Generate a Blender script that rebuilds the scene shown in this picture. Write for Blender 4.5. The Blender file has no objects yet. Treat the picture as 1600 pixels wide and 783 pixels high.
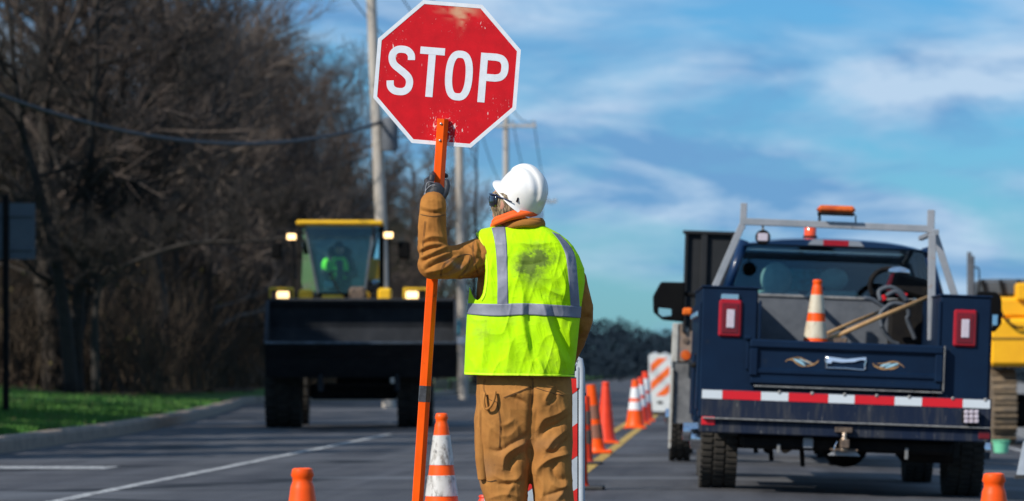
import bpy, math, random
import numpy as np
from mathutils import Vector, Matrix, Euler
R = math.radians
random.seed(7)
sc = bpy.context.scene
C = sc.collection

# ------------------------------------------------------------------ camera, world, sun
F = 6000.0; VX = 1116.0; VY = 577.0          # focal length and horizon point, in photograph pixels
cam_d = bpy.data.cameras.new("camera"); cam = bpy.data.objects.new("camera", cam_d); C.objects.link(cam)
cam.location = (0, 0, 1.0); cam.rotation_euler = (R(90), 0, 0)
cam_d.sensor_width = 36; cam_d.lens = F/1600*36
cam_d.shift_x = -(VX-800)/1600; cam_d.shift_y = (VY-391.5)/1600
cam_d.clip_start = 0.5; cam_d.clip_end = 6000
cam_d.dof.use_dof = True; cam_d.dof.focus_distance = 16.2; cam_d.dof.aperture_fstop = 5.4
sc.camera = cam

SUN_EL = R(36); SUN_AZ = R(48)               # azimuth: left of straight behind the camera
sv = Vector((-math.sin(SUN_AZ)*math.cos(SUN_EL), -math.cos(SUN_AZ)*math.cos(SUN_EL), math.sin(SUN_EL)))
sl = bpy.data.lights.new("sun", 'SUN'); so = bpy.data.objects.new("sun", sl); C.objects.link(so)
sl.energy = 5.0; sl.angle = R(0.53); sl.color = (1.0, 0.945, 0.87)
so.rotation_euler = sv.to_track_quat('Z', 'Y').to_euler(); so.location = (-30, -50, 40)

w = bpy.data.worlds.new("World"); sc.world = w; w.use_nodes = True
nt = w.node_tree; nt.nodes.clear()
def N(t, **k):
    n = nt.nodes.new(t)
    for a, b in k.items(): setattr(n, a, b)
    return n
out = N('ShaderNodeOutputWorld'); bg = N('ShaderNodeBackground'); sky = N('ShaderNodeTexSky', sky_type='NISHITA')
sky.sun_disc = False; sky.sun_elevation = SUN_EL; sky.sun_rotation = math.atan2(sv.x, sv.y)
sky.air_density = 1.0; sky.dust_density = 0.3; sky.ozone_density = 2.5
bg.inputs['Strength'].default_value = 0.078
tc = N('ShaderNodeTexCoord')
mp = N('ShaderNodeMapping'); mp.inputs['Scale'].default_value = (11, 11, 40); mp.inputs['Location'].default_value = (3.9, 0.7, 1.9)
nz = N('ShaderNodeTexNoise'); nz.inputs['Scale'].default_value = 1.0; nz.inputs['Detail'].default_value = 7; nz.inputs['Roughness'].default_value = 0.52
nz.inputs['Distortion'].default_value = 0.5
rp = N('ShaderNodeValToRGB'); rp.color_ramp.elements[0].position = 0.36; rp.color_ramp.elements[1].position = 0.56
mp2 = N('ShaderNodeMapping'); mp2.inputs['Scale'].default_value = (15, 15, 52); mp2.inputs['Location'].default_value = (8.3, 4.1, 0.6)
nz2 = N('ShaderNodeTexNoise'); nz2.inputs['Scale'].default_value = 1.0; nz2.inputs['Detail'].default_value = 6; nz2.inputs['Roughness'].default_value = 0.55; nz2.inputs['Distortion'].default_value = 0.35; nz.inputs['Distortion'].default_value = 0.35
rp2 = N('ShaderNodeValToRGB'); rp2.color_ramp.elements[0].position = 0.43; rp2.color_ramp.elements[1].position = 0.60
rp2.color_ramp.elements[0].color = (2.0, 4.5, 8.1, 1); rp2.color_ramp.elements[1].color = (6.6, 8.6, 11.0, 1)
fac = N('ShaderNodeMath', operation='MULTIPLY'); fac.inputs[1].default_value = 0.92
mx = N('ShaderNodeMixRGB'); L = nt.links.new
tint = N('ShaderNodeMixRGB', blend_type='MULTIPLY'); tint.inputs[0].default_value = 1; tint.inputs[2].default_value = (0.40, 0.90, 1.38, 1)
L(tc.outputs['Generated'], mp.inputs[0]); L(mp.outputs[0], nz.inputs[0]); L(nz.outputs[0], rp.inputs[0])
L(tc.outputs['Generated'], mp2.inputs[0]); L(mp2.outputs[0], nz2.inputs[0]); L(nz2.outputs[0], rp2.inputs[0])
L(rp.outputs[0], fac.inputs[0]); L(fac.outputs[0], mx.inputs[0]); L(sky.outputs[0], tint.inputs[1]); L(tint.outputs[0], mx.inputs[1]); L(rp2.outputs[0], mx.inputs[2])
L(mx.outputs[0], bg.inputs['Color']); L(bg.outputs[0], out.inputs['Surface'])
sc.view_settings.view_transform = 'Standard'; sc.view_settings.look = 'None'
sc.view_settings.exposure = 0.0; sc.view_settings.gamma = 1.0
sc.cycles.use_denoising = True
sc.cycles.max_bounces = 6; sc.cycles.transparent_max_bounces = 12

# ------------------------------------------------------------------ helpers
def W(px, py, d):
    """photograph pixel at distance d (m) -> world point"""
    return Vector(((px-VX)*d/F, d, 1.0-(py-VY)*d/F))

class MB:
    def __init__(s): s.v = []; s.f = []; s.m = []; s.cur = 0
    def add(s, vs, fs):
        b = len(s.v); s.v.extend([tuple(p) for p in vs]); s.f.extend([tuple(i+b for i in q) for q in fs]); s.m.extend([s.cur]*len(fs)); return s
    def box(s, c, d, r=0.0, rot=None):
        x, y, z = d[0]/2, d[1]/2, d[2]/2
        if r <= 0:
            vs = [(i, j, k) for i in (-x, x) for j in (-y, y) for k in (-z, z)]
            fs = [(0,1,3,2),(4,6,7,5),(0,4,5,1),(2,3,7,6),(0,2,6,4),(1,5,7,3)]
        else:
            r = min(r, x*.95, y*.95, z*.95); vs = []; idx = {}
            for i in (-1,1):
                for j in (-1,1):
                    for k in (-1,1):
                        for a in range(3):
                            p = [i*(x-r), j*(y-r), k*(z-r)]; p[a] = (i*x, j*y, k*z)[a]
                            idx[(i,j,k,a)] = len(vs); vs.append(p)
            fs = []
            for sx in (-1,1):
                q = [(sx,-1,-1),(sx,1,-1),(sx,1,1),(sx,-1,1)]; q = q if sx > 0 else q[::-1]; fs.append([idx[t+(0,)] for t in q])
                q = [(-1,sx,-1),(-1,sx,1),(1,sx,1),(1,sx,-1)]; q = q if sx > 0 else q[::-1]; fs.append([idx[t+(1,)] for t in q])
                q = [(-1,-1,sx),(1,-1,sx),(1,1,sx),(-1,1,sx)]; q = q if sx > 0 else q[::-1]; fs.append([idx[t+(2,)] for t in q])
            for i in (-1,1):
                for j in (-1,1):
                    q = [idx[(i,j,-1,0)], idx[(i,j,-1,1)], idx[(i,j,1,1)], idx[(i,j,1,0)]]; fs.append(q if i*j > 0 else q[::-1])
                    q = [idx[(-1,i,j,1)], idx[(-1,i,j,2)], idx[(1,i,j,2)], idx[(1,i,j,1)]]; fs.append(q if i*j > 0 else q[::-1])
                    q = [idx[(i,-1,j,0)], idx[(i,1,j,0)], idx[(i,1,j,2)], idx[(i,-1,j,2)]]; fs.append(q if i*j > 0 else q[::-1])
                    for k in (-1,1):
                        q = [idx[(i,j,k,0)], idx[(i,j,k,1)], idx[(i,j,k,2)]]; fs.append(q if i*j*k > 0 else q[::-1])
        M = Euler(rot).to_matrix() if rot else None
        out = []
        for p in vs:
            p = Vector(p)
            if M: p = M @ p
            out.append(p+Vector(c))
        return s.add(out, fs)
    def tube(s, pts, rad, n=8, cap=True, close=False):
        P = [Vector(p) for p in pts]; m = len(P)
        rad = [rad]*m if not hasattr(rad, '__len__') else rad
        u = None; vs = []
        for i in range(m):
            if close: t = P[(i+1) % m]-P[i-1]
            else: t = P[min(i+1, m-1)]-P[max(i-1, 0)]
            t.normalize()
            if u is None:
                u = t.orthogonal().normalized()
            else:
                u = (u-t*u.dot(t)); u = u.normalized() if u.length > 1e-6 else t.orthogonal().normalized()
            b = t.cross(u)
            for k in range(n):
                a = 2*math.pi*k/n; vs.append(P[i]+(u*math.cos(a)+b*math.sin(a))*rad[i])
        fs = []
        for i in range(m if close else m-1):
            j = (i+1) % m
            for k in range(n):
                k2 = (k+1) % n; fs.append((i*n+k, i*n+k2, j*n+k2, j*n+k))
        if cap and not close:
            fs.append(tuple(range(n))[::-1]); fs.append(tuple((m-1)*n+k for k in range(n)))
        return s.add(vs, fs)
    def lathe(s, prof, n=32, axis='z', o=(0,0,0), closed=False):
        vs = []; m = len(prof)
        for r, h in prof:
            for k in range(n):
                a = 2*math.pi*k/n; c_, s_ = math.cos(a)*r, math.sin(a)*r
                p = (c_, s_, h) if axis == 'z' else ((h, c_, s_) if axis == 'x' else (s_, h, c_))
                vs.append((p[0]+o[0], p[1]+o[1], p[2]+o[2]))
        fs = []
        for i in range(m if closed else m-1):
            j = (i+1) % m
            for k in range(n):
                k2 = (k+1) % n; fs.append((i*n+k, i*n+k2, j*n+k2, j*n+k))
        return s.add(vs, fs)
    def prism(s, poly, y0, y1, axis='y'):
        n = len(poly); vs = []
        for d in (y0, y1):
            for a, b in poly:
                vs.append((a, d, b) if axis == 'y' else ((d, a, b) if axis == 'x' else (a, b, d)))
        fs = [tuple(range(n)), tuple(range(2*n-1, n-1, -1))]+[(i, i+n, (i+1) % n+n, (i+1) % n) for i in range(n)]
        return s.add(vs, fs)
    def ell(s, c, r, nu=20, nv=12, M=None):
        vs = []; fs = []
        for i in range(nv+1):
            t = math.pi*i/nv
            for k in range(nu):
                a = 2*math.pi*k/nu; p = Vector((math.sin(t)*math.cos(a)*r[0], math.sin(t)*math.sin(a)*r[1], math.cos(t)*r[2]))
                if M: p = M @ p
                vs.append(p+Vector(c))
        for i in range(nv):
            for k in range(nu):
                k2 = (k+1) % nu; fs.append((i*nu+k, (i+1)*nu+k, (i+1)*nu+k2, i*nu+k2))
        return s.add(vs, fs)
    def build(s, name, mats, parent=None, smooth=False, fix=True):
        me = bpy.data.meshes.new(name); me.from_pydata(s.v, [], s.f)
        mats = mats if isinstance(mats, (list, tuple)) else [mats]
        for m in mats: me.materials.append(m)
        if len(mats) > 1: me.polygons.foreach_set('material_index', s.m)
        if fix:
            import bmesh
            bm = bmesh.new(); bm.from_mesh(me); bmesh.ops.remove_doubles(bm, verts=bm.verts, dist=1e-6); bmesh.ops.recalc_face_normals(bm, faces=bm.faces); bm.to_mesh(me); bm.free()
        me.update()
        if smooth:
            if smooth is True: me.polygons.foreach_set('use_smooth', [True]*len(me.polygons))
            else: me.polygons.foreach_set('use_smooth', [True]*len(me.polygons)); me.set_sharp_from_angle(angle=R(smooth))
        o = bpy.data.objects.new(name, me); C.objects.link(o); o.parent = parent
        return o

def link_mesh(name, me, parent=None, smooth=True):
    if smooth: me.polygons.foreach_set('use_smooth', [True]*len(me.polygons))
    o = bpy.data.objects.new(name, me); C.objects.link(o); o.parent = parent; return o

def thing(name, label, cat, loc=(0,0,0), rot=(0,0,0), group=None):
    o = bpy.data.objects.new(name, None); C.objects.link(o); o.empty_display_size = .2
    o.location = loc; o.rotation_euler = rot; o['label'] = label; o['category'] = cat
    if group: o['group'] = group
    return o
def tag(o, label=None, cat=None, group=None, kind=None):
    if label: o['label'] = label
    if cat: o['category'] = cat
    if group: o['group'] = group
    if kind: o['kind'] = kind
    return o
def copy_tree(o, parent=None):
    c = o.copy(); C.objects.link(c); c.parent = parent
    for ch in list(o.children): copy_tree(ch, c)
    return c

def mat(name, col, rough=.6, metal=0., col2=None, scale=6., lo=.35, hi=.65, bump=0., bscale=80., bdist=.002, dirt=None, spec=.5, coat=0., alpha_attr=None, stretch=(1,1,1), trans=0., sheen=0.):
    m = bpy.data.materials.new(name); m.use_nodes = True; t = m.node_tree; b = t.nodes['Principled BSDF']; lk = t.links.new
    b.inputs['Base Color'].default_value = (*col, 1); b.inputs['Roughness'].default_value = rough; b.inputs['Metallic'].default_value = metal
    b.inputs['Specular IOR Level'].default_value = spec; b.inputs['Coat Weight'].default_value = coat; b.inputs['Coat Roughness'].default_value = .08
    b.inputs['Sheen Weight'].default_value = sheen
    tc = t.nodes.new('ShaderNodeTexCoord'); mp = t.nodes.new('ShaderNodeMapping'); mp.inputs['Scale'].default_value = stretch; lk(tc.outputs['Object'], mp.inputs[0])
    cur = None
    def noise(sc_, det=5, ro=.6):
        n = t.nodes.new('ShaderNodeTexNoise'); n.inputs['Scale'].default_value = sc_; n.inputs['Detail'].default_value = det; n.inputs['Roughness'].default_value = ro; lk(mp.outputs[0], n.inputs[0]); return n
    def ramp(src, a, c):
        r = t.nodes.new('ShaderNodeValToRGB'); r.color_ramp.elements[0].position = a; r.color_ramp.elements[1].position = c; lk(src, r.inputs[0]); return r
    def mix(f, a, c):
        x = t.nodes.new('ShaderNodeMixRGB')
        if isinstance(f, float): x.inputs[0].default_value = f
        else: lk(f, x.inputs[0])
        for i, q in ((1, a), (2, c)):
            if isinstance(q, tuple): x.inputs[i].default_value = (*q, 1)
            else: lk(q, x.inputs[i])
        return x
    cur = col
    if col2: cur = mix(ramp(noise(scale).outputs[0], lo, hi).outputs[0], col, col2).outputs[0]
    for dd in (dirt or []):
        dc, dsc, a, c = dd[:4]
        cur = mix(ramp(noise(dsc, 8, .7).outputs[0], a, c).outputs[0], cur, dc).outputs[0]
    if alpha_attr:
        for an, ac in alpha_attr:
            at = t.nodes.new('ShaderNodeAttribute'); at.attribute_name = an
            cur = mix(at.outputs['Fac'], cur, ac).outputs[0]
    if not isinstance(cur, tuple): lk(cur, b.inputs['Base Color'])
    if bump:
        bp = t.nodes.new('ShaderNodeBump'); bp.inputs['Strength'].default_value = bump; bp.inputs['Distance'].default_value = bdist
        lk(noise(bscale, 6, .65).outputs[0], bp.inputs['Height']); lk(bp.outputs[0], b.inputs['Normal'])
    return m
def emis(name, col, st):
    m = mat(name, col, .3); b = m.node_tree.nodes['Principled BSDF']
    b.inputs['Emission Color'].default_value = (*col, 1); b.inputs['Emission Strength'].default_value = st; return m
def glass(name, tint, gl=.12, rough=.03):
    m = bpy.data.materials.new(name); m.use_nodes = True; t = m.node_tree; t.nodes.clear(); lk = t.links.new
    o = t.nodes.new('ShaderNodeOutputMaterial'); a = t.nodes.new('ShaderNodeBsdfTransparent'); g = t.nodes.new('ShaderNodeBsdfGlossy'); mx = t.nodes.new('ShaderNodeMixShader')
    a.inputs[0].default_value = (*tint, 1); g.inputs['Roughness'].default_value = rough; g.inputs[0].default_value = (.9, .95, 1, 1)
    fr = t.nodes.new('ShaderNodeFresnel'); ad = t.nodes.new('ShaderNodeMath'); ad.operation = 'ADD'; ad.inputs[1].default_value = gl; fr.inputs[0].default_value = 1.45
    lk(fr.outputs[0], ad.inputs[0]); lk(ad.outputs[0], mx.inputs[0]); lk(a.outputs[0], mx.inputs[1]); lk(g.outputs[0], mx.inputs[2]); lk(mx.outputs[0], o.inputs[0]); return m

def bez(P, n=8):
    """Catmull-Rom through the points"""
    P = [Vector(p) for p in P]; o = []
    for i in range(len(P)-1):
        a = P[max(i-1, 0)]; b = P[i]; c = P[i+1]; d = P[min(i+2, len(P)-1)]
        for k in range(n):
            t = k/n; o.append(.5*((2*b)+(c-a)*t+(2*a-5*b+4*c-d)*t*t+(3*b-a-3*c+d)*t**3))
    o.append(P[-1]); return o

# ------------------------------------------------------------------ ground, road, lawn
CURB = [(-8.3,0),(-8.3,30),(-8.45,45.8),(-8.9,57),(-9.6,68),(-10.9,84),(-12.4,100),(-13.4,109),(-13.6,114),(-12.6,118),(-11.0,121),(-10.2,130),(-10.1,150),(-10.2,200),(-10.4,300),(-10.4,700)]
cy = np.array([c[1] for c in CURB]); cx = np.array([c[0] for c in CURB])
def curb_x(y): return float(np.interp(y, cy, cx))
def zr(x, y=0):
    return 0.0 if x < 0 else -0.034*min(x, 4.5)
def hash3(i, j, k):
    h = (i*374761393+j*668265263+k*2147483647) & 0xffffffff
    h = ((h ^ (h >> 13))*1274126177) & 0xffffffff
    return ((h ^ (h >> 16)) & 0xffff)/65535.0
def vnoise(x, y, z):
    x = np.asarray(x, float); y = np.asarray(y, float)+0*x; z = np.asarray(z, float)+0*x
    i = np.floor(x).astype(np.int64); j = np.floor(y).astype(np.int64); k = np.floor(z).astype(np.int64)
    fx, fy, fz = x-i, y-j, z-k
    fx = fx*fx*(3-2*fx); fy = fy*fy*(3-2*fy); fz = fz*fz*(3-2*fz); r = 0
    for a in (0, 1):
        for b in (0, 1):
            for c in (0, 1):
                r = r+hash3(i+a, j+b, k+c)*(fx if a else 1-fx)*(fy if b else 1-fy)*(fz if c else 1-fz)
    return r*2-1

def m_asphalt():
    m = bpy.data.materials.new('asphalt'); m.use_nodes = True; t = m.node_tree; b = t.nodes['Principled BSDF']; lk = t.links.new
    def n(ty, **k):
        q = t.nodes.new(ty)
        for a, c in k.items(): setattr(q, a, c)
        return q
    tc = n('ShaderNodeTexCoord')
    def noise(scale, st=(1,1,1), det=5, ro=.6):
        mp = n('ShaderNodeMapping'); mp.inputs['Scale'].default_value = st; lk(tc.outputs['Object'], mp.inputs[0])
        q = n('ShaderNodeTexNoise'); q.inputs['Scale'].default_value = scale; q.inputs['Detail'].default_value = det; q.inputs['Roughness'].default_value = ro; lk(mp.outputs[0], q.inputs[0]); return q.outputs[0]
    def ramp(src, a, c, ca=(0,0,0,1), cb=(1,1,1,1)):
        r = n('ShaderNodeValToRGB'); r.color_ramp.elements[0].position = a; r.color_ramp.elements[1].position = c; r.color_ramp.elements[0].color = ca; r.color_ramp.elements[1].color = cb; lk(src, r.inputs[0]); return r.outputs[0]
    base = ramp(noise(1.0, (.9, .12, 1), 6, .65), .38, .62, (.036, .036, .041, 1), (.078, .077, .081, 1))
    grit = ramp(noise(95, (1,.35,1), 8, .8), .34, .68, (.35, .35, .36, 1), (1.8, 1.8, 1.78, 1))
    mu = n('ShaderNodeMixRGB', blend_type='MULTIPLY'); mu.inputs[0].default_value = 1; lk(base, mu.inputs[1]); lk(grit, mu.inputs[2])
    # tyre-worn paler streaks along the road
    st = ramp(noise(1.0, (2.2, .035, 1), 3), .5, .7); mx = n('ShaderNodeMixRGB'); sf = n('ShaderNodeMath', operation='MULTIPLY'); sf.inputs[1].default_value = .5
    lk(st, sf.inputs[0]); lk(sf.outputs[0], mx.inputs[0]); lk(mu.outputs[0], mx.inputs[1]); mx.inputs[2].default_value = (.095, .096, .105, 1)
    # sealed joints and cracks running across
    mp = n('ShaderNodeMapping'); mp.inputs['Scale'].default_value = (.09, .33, 1); mp.inputs['Rotation'].default_value = (0, 0, .06); lk(tc.outputs['Object'], mp.inputs[0])
    dn = n('ShaderNodeTexNoise'); dn.inputs['Scale'].default_value = 3; lk(mp.outputs[0], dn.inputs[0])
    dm = n('ShaderNodeMixRGB', blend_type='ADD'); dm.inputs[0].default_value = .12; lk(mp.outputs[0], dm.inputs[1]); lk(dn.outputs[1], dm.inputs[2])
    vo = n('ShaderNodeTexVoronoi', feature='DISTANCE_TO_EDGE'); vo.inputs['Scale'].default_value = 1.0; lk(dm.outputs[0], vo.inputs[0])
    cr = ramp(vo.outputs[0], .012, .034, (1,1,1,1), (0,0,0,1)); mc = n('ShaderNodeMixRGB'); lk(cr, mc.inputs[0]); lk(mx.outputs[0], mc.inputs[1]); mc.inputs[2].default_value = (.012, .012, .014, 1)
    # pale patched bands laid across
    pb = ramp(noise(1.0, (.05, .22, 1), 2), .58, .62); mp_ = n('ShaderNodeMixRGB'); pf = n('ShaderNodeMath', operation='MULTIPLY'); pf.inputs[1].default_value = .7
    lk(pb, pf.inputs[0]); lk(pf.outputs[0], mp_.inputs[0]); lk(mc.outputs[0], mp_.inputs[1]); mp_.inputs[2].default_value = (.12, .125, .135, 1)
    lk(mp_.outputs[0], b.inputs['Base Color']); b.inputs['Roughness'].default_value = .82; b.inputs['Specular IOR Level'].default_value = .35
    bp = n('ShaderNodeBump'); bp.inputs['Strength'].default_value = .7; bp.inputs['Distance'].default_value = .004; lk(noise(140), bp.inputs['Height']); lk(bp.outputs[0], b.inputs['Normal'])
    return m
M_asph = m_asphalt()
M_ground = mat('field_soil', (.07,.06,.035), .95, col2=(.05,.07,.025), scale=.3, bump=.6, bscale=8, bdist=.05)
M_grass = mat('lawn_grass', (.035,.13,.012), .9, col2=(.06,.16,.018), scale=.8, dirt=[((.10,.075,.035), 1.3, .56, .68),((.09,.06,.03), 9, .58, .68)], bump=.8, bscale=25, bdist=.03)
M_blade = mat('grass_blades', (.035,.14,.012), .8, col2=(.07,.17,.02), scale=1.5, dirt=[((.14,.10,.05), 1.1, .54, .66)])
M_litter = mat('leaf_litter', (.16,.085,.04), .95, col2=(.05,.04,.025), scale=1.7, bump=.9, bscale=12, bdist=.05)
M_gravel = mat('gravel', (.14,.135,.13), .95, col2=(.26,.25,.23), scale=7, bump=1., bscale=18, bdist=.04)
M_curb = mat('curb_concrete', (.27,.205,.155), .9, col2=(.19,.15,.115), scale=3, dirt=[((.08,.07,.06), 6, .55, .75)], bump=.4, bscale=60)
M_wline = mat('white_road_paint', (.50,.50,.48), .8, col2=(.40,.40,.39), scale=5, dirt=[((.075,.075,.08), 11, .46, .58)], bump=.3)
M_yline = mat('yellow_road_paint', (.48,.30,.05), .8, col2=(.40,.25,.045), scale=4, dirt=[((.06,.06,.065), 8, .55, .64)], bump=.3)

def sheet(name, xs_fn, ys, zf, m, nx=24):
    mb = MB(); vs = []; fs = []
    for y in ys:
        a, b = xs_fn(y)
        for i in range(nx+1):
            x = a+(b-a)*i/nx; vs.append((x, y, zf(x, y)))
    for j in range(len(ys)-1):
        for i in range(nx):
            p = j*(nx+1)+i; fs.append((p, p+1, p+nx+2, p+nx+1))
    mb.add(vs, fs); return mb.build(name, m, None, smooth=True, fix=False)
ys_road = list(np.unique(np.concatenate([np.linspace(-5, 140, 59), np.linspace(140, 300, 30), np.linspace(300, 700, 12), cy[cy <= 700]])))
g = MB(); g.add([(-3000,-60,-.35),(3000,-60,-.35),(3000,5000,-.35),(-3000,5000,-.35)], [(0,1,2,3)])
tag(g.build('ground', M_ground), kind='structure')
tag(sheet('road', lambda y: (curb_x(y)-.02, 5.2), ys_road, zr, M_asph, 40), kind='structure')
tag(sheet('road_shoulder', lambda y: (5.15, 60), ys_road, lambda x, y: zr(5)-.005+.0*x+.02*float(vnoise(x*.6, y*.4, 0.))*(x > 5.4), M_gravel, 30), kind='structure')
def lawn_z(x, y):
    e = curb_x(y)-.28-x
    return .18+.38*min(max(e/6.5, 0), 1)**1.2+(.05*float(vnoise(x*.5, y*.25, 3.)) if e > 1 else 0)
tag(sheet('lawn', lambda y: (-60, curb_x(y)-.27), [q for q in ys_road if q > -5], lawn_z, M_grass, 46), kind='structure')
def wood_z(x, y): return lawn_z(x, y)+.03
wedge = lambda y: -11.6-(y-96)*.035 if y < 140 else -13.4-(y-140)*.01
lt = [y for y in ys_road if y >= 95]
tag(sheet('woodland_floor', lambda y: (-59, (-60 if y < 94 else max(-59, min(-14.2-(y-96)*.01, curb_x(y)-2.6)))), lt, wood_z, M_litter, 40), kind='structure')

# kerb: one stone per block along the line
kerb = MB(); 
arc = [Vector((x, y, 0)) for x, y in CURB]
kroot = thing('kerb', 'long pale concrete kerb curving along the dark lawn', 'kerb')
dist = 0.; segs = []
for a, b in zip(arc[:-1], arc[1:]): segs.append((dist, a, b)); dist += (b-a).length
def at_arc(s):
    for q, a, b in segs:
        if s <= q+(b-a).length: return a+(b-a)*((s-q)/(b-a).length)
    return arc[-1]
s = 30.; kme = None
prof = [(-.27, -.2), (-.27, .19), (-.06, .20), (-.02, .185), (0, .14), (.02, -.2)]
while s < 190:
    ln = 3.0; a = at_arc(s+.006); b = at_arc(s+ln-.006); d = (b-a)
    mb = MB(); L_ = d.length; mb.prism(prof, 0, L_)
    if kme is None or abs(L_-2.988) > .004:
        o = mb.build('kerb_stone', M_curb, kroot)
        if kme is None and abs(L_-2.988) < .004: kme = o.data
    else:
        o = bpy.data.objects.new('kerb_stone', kme); C.objects.link(o); o.parent = kroot
    o.location = (a.x, a.y, random.uniform(-.004, .004)); o.rotation_euler = (0, 0, math.atan2(-d.x, d.y)); s += ln

def stripe(name, pts, wd, m, dz=.004, lat=False):
    vs = []; fs = []
    for x, y in pts:
        for q in (-1, 1):
            X, Y = (x+q*wd/2, y) if not lat else (x, y+q*wd/2); vs.append((X, Y, zr(X, Y)+dz))
    n = len(pts)
    for i in range(n-1): fs.append((2*i, 2*i+1, 2*i+3, 2*i+2))
    mb = MB(); mb.add(vs, fs); o = mb.build(name, m, None, fix=False); return o
jit = lambda a: a*random.uniform(-1, 1)
tag(stripe('lane_line', [(-4.98+jit(.012), y) for y in np.arange(20, 59.5, .5)], .125, M_wline), kind='structure')
tag(stripe('centre_line', [(-1.27+jit(.004), y) for y in np.arange(10, 240, 2)], .12, M_yline), kind='structure')
tag(stripe('centre_line', [(-1.62+jit(.004), y) for y in np.arange(10, 240, 2)], .12, M_yline), kind='structure')
tag(stripe('stop_line', [(x, 38.9+(x+6)*-.08) for x in np.arange(-7.9, -6.0, .2)], 1.0, M_wline, lat=True), kind='structure')
tag(stripe('edge_line', [(4.3, y) for y in np.arange(10, 240, 2)], .12, M_wline), kind='structure')

# ------------------------------------------------------------------ the flagger
def PPn(px, py, d):
    px = np.asarray(px, float); return np.stack([(px-VX)*d/F, d+0*px, 1-(np.asarray(py, float)-VY)*d/F], -1)
def ridges(px, py, folds):
    out = np.zeros_like(px)
    for pts, A, wl, wr in folds:
        P = np.array([(p.x, p.y) for p in bez([(a, b, 0) for a, b in pts], 5)])
        best = np.full(px.shape, 1e9); sg = np.zeros_like(px); tt = np.zeros_like(px); n = len(P)-1
        x0, x1 = P[:,0].min()-4*max(wl,wr), P[:,0].max()+4*max(wl,wr); y0, y1 = P[:,1].min()-4*max(wl,wr), P[:,1].max()+4*max(wl,wr)
        ix = np.where((px > x0) & (px < x1) & (py > y0) & (py < y1))[0]
        if not len(ix): continue
        X = px[ix]; Y = py[ix]; best = np.full(X.shape, 1e9); sg = np.zeros_like(X); tt = np.zeros_like(X)
        for i in range(n):
            d = P[i+1]-P[i]; L2 = (d**2).sum()+1e-9
            t = np.clip(((X-P[i,0])*d[0]+(Y-P[i,1])*d[1])/L2, 0, 1)
            rx = X-(P[i,0]+t*d[0]); ry = Y-(P[i,1]+t*d[1]); ds = np.hypot(rx, ry)
            c = -(d[0]*ry-d[1]*rx); m = ds < best
            best = np.where(m, ds, best); sg = np.where(m, np.sign(c), sg); tt = np.where(m, (i+t)/n, tt)
        wdt = np.where(sg > 0, wr, wl)
        out[ix] += A*(.55*np.exp(-(best/wdt)**2)+.5*np.exp(-(best/(wdt*.75))))*np.clip(np.sin(np.pi*np.clip(tt*.9+.05, 0, 1)), 0, 1)**.6
    return out/1000.
def remesh(mb, voxel, it):
    me = bpy.data.meshes.new('tmp'); me.from_pydata(mb.v, [], mb.f); o = bpy.data.objects.new('tmp', me); C.objects.link(o)
    import bmesh
    bm = bmesh.new(); bm.from_mesh(me); bmesh.ops.recalc_face_normals(bm, faces=bm.faces); bm.to_mesh(me); bm.free()
    a = o.modifiers.new('r', 'REMESH'); a.mode = 'VOXEL'; a.voxel_size = voxel
    if it: b = o.modifiers.new('s', 'SMOOTH'); b.factor = .5; b.iterations = it
    dg = bpy.context.evaluated_depsgraph_get(); r = bpy.data.meshes.new_from_object(o.evaluated_get(dg)); bpy.data.objects.remove(o); return r
def coords(me):
    a = np.empty(len(me.vertices)*3); me.vertices.foreach_get('co', a); return a.reshape(-1, 3)
def norms(me):
    a = np.empty(len(me.vertices)*3); me.vertices.foreach_get('normal', a); return a.reshape(-1, 3)
def setco(me, c): me.vertices.foreach_set('co', c.ravel()); me.update()
def topx(c): return VX+F*c[:,0]/c[:,1], VY-F*(c[:,2]-1)/c[:,1]
def fold_mesh(me, folds, namp=.0015, nsc=14, crease=.0022):
    c = coords(me); n = norms(me); px, py = topx(c); wgt = np.clip(-n[:,1]*1.3+.15, 0, 1)
    d = ridges(px, py, folds)*wgt
    d += namp*(vnoise(c[:,0]*nsc, c[:,1]*nsc, c[:,2]*nsc*.6)+.5*vnoise(c[:,0]*nsc*2.3+5, c[:,1]*nsc*2.3, c[:,2]*nsc*2.))
    rw = lambda s, o: (1-np.abs(vnoise(c[:,0]*s+o, c[:,1]*s, c[:,2]*s*.75+c[:,0]*s*.5)))**4
    d += crease*(rw(nsc*1.7, 3.)-.3)+crease*.55*(rw(nsc*4.1, 9.)-.3)
    setco(me, c+n*d[:,None])
def seclofts(mb, secs, D, n=28, e=2.3):
    """secs: (cx, cy, halfwidth px, half depth m, depth offset)"""
    rings = []
    for cx_, cy_, a, b, dy in secs:
        for k in range(n):
            t = 2*math.pi*k/n; ct, st = math.cos(t), math.sin(t)
            u = math.copysign(abs(ct)**(2/e), ct); v = math.copysign(abs(st)**(2/e), st); d = D+dy+v*b
            rings.append(W(cx_+a*u, cy_, d))
    m = len(secs); fs = []
    for i in range(m-1):
        for k in range(n):
            k2 = (k+1) % n; fs.append((i*n+k, i*n+k2, (i+1)*n+k2, (i+1)*n+k))
    fs.append(tuple(range(n))); fs.append(tuple((m-1)*n+k for k in range(n))[::-1])
    mb.add(rings, fs)
def limb(mb, pts, n=20):
    P = [W(a, b, d) for a, b, d, r in pts]; r = [q[3] for q in pts]
    for p, q in zip(P, r): mb.ell(p, (q*.995,)*3, 16, 10)
    mb.tube(P, r, n)

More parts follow.
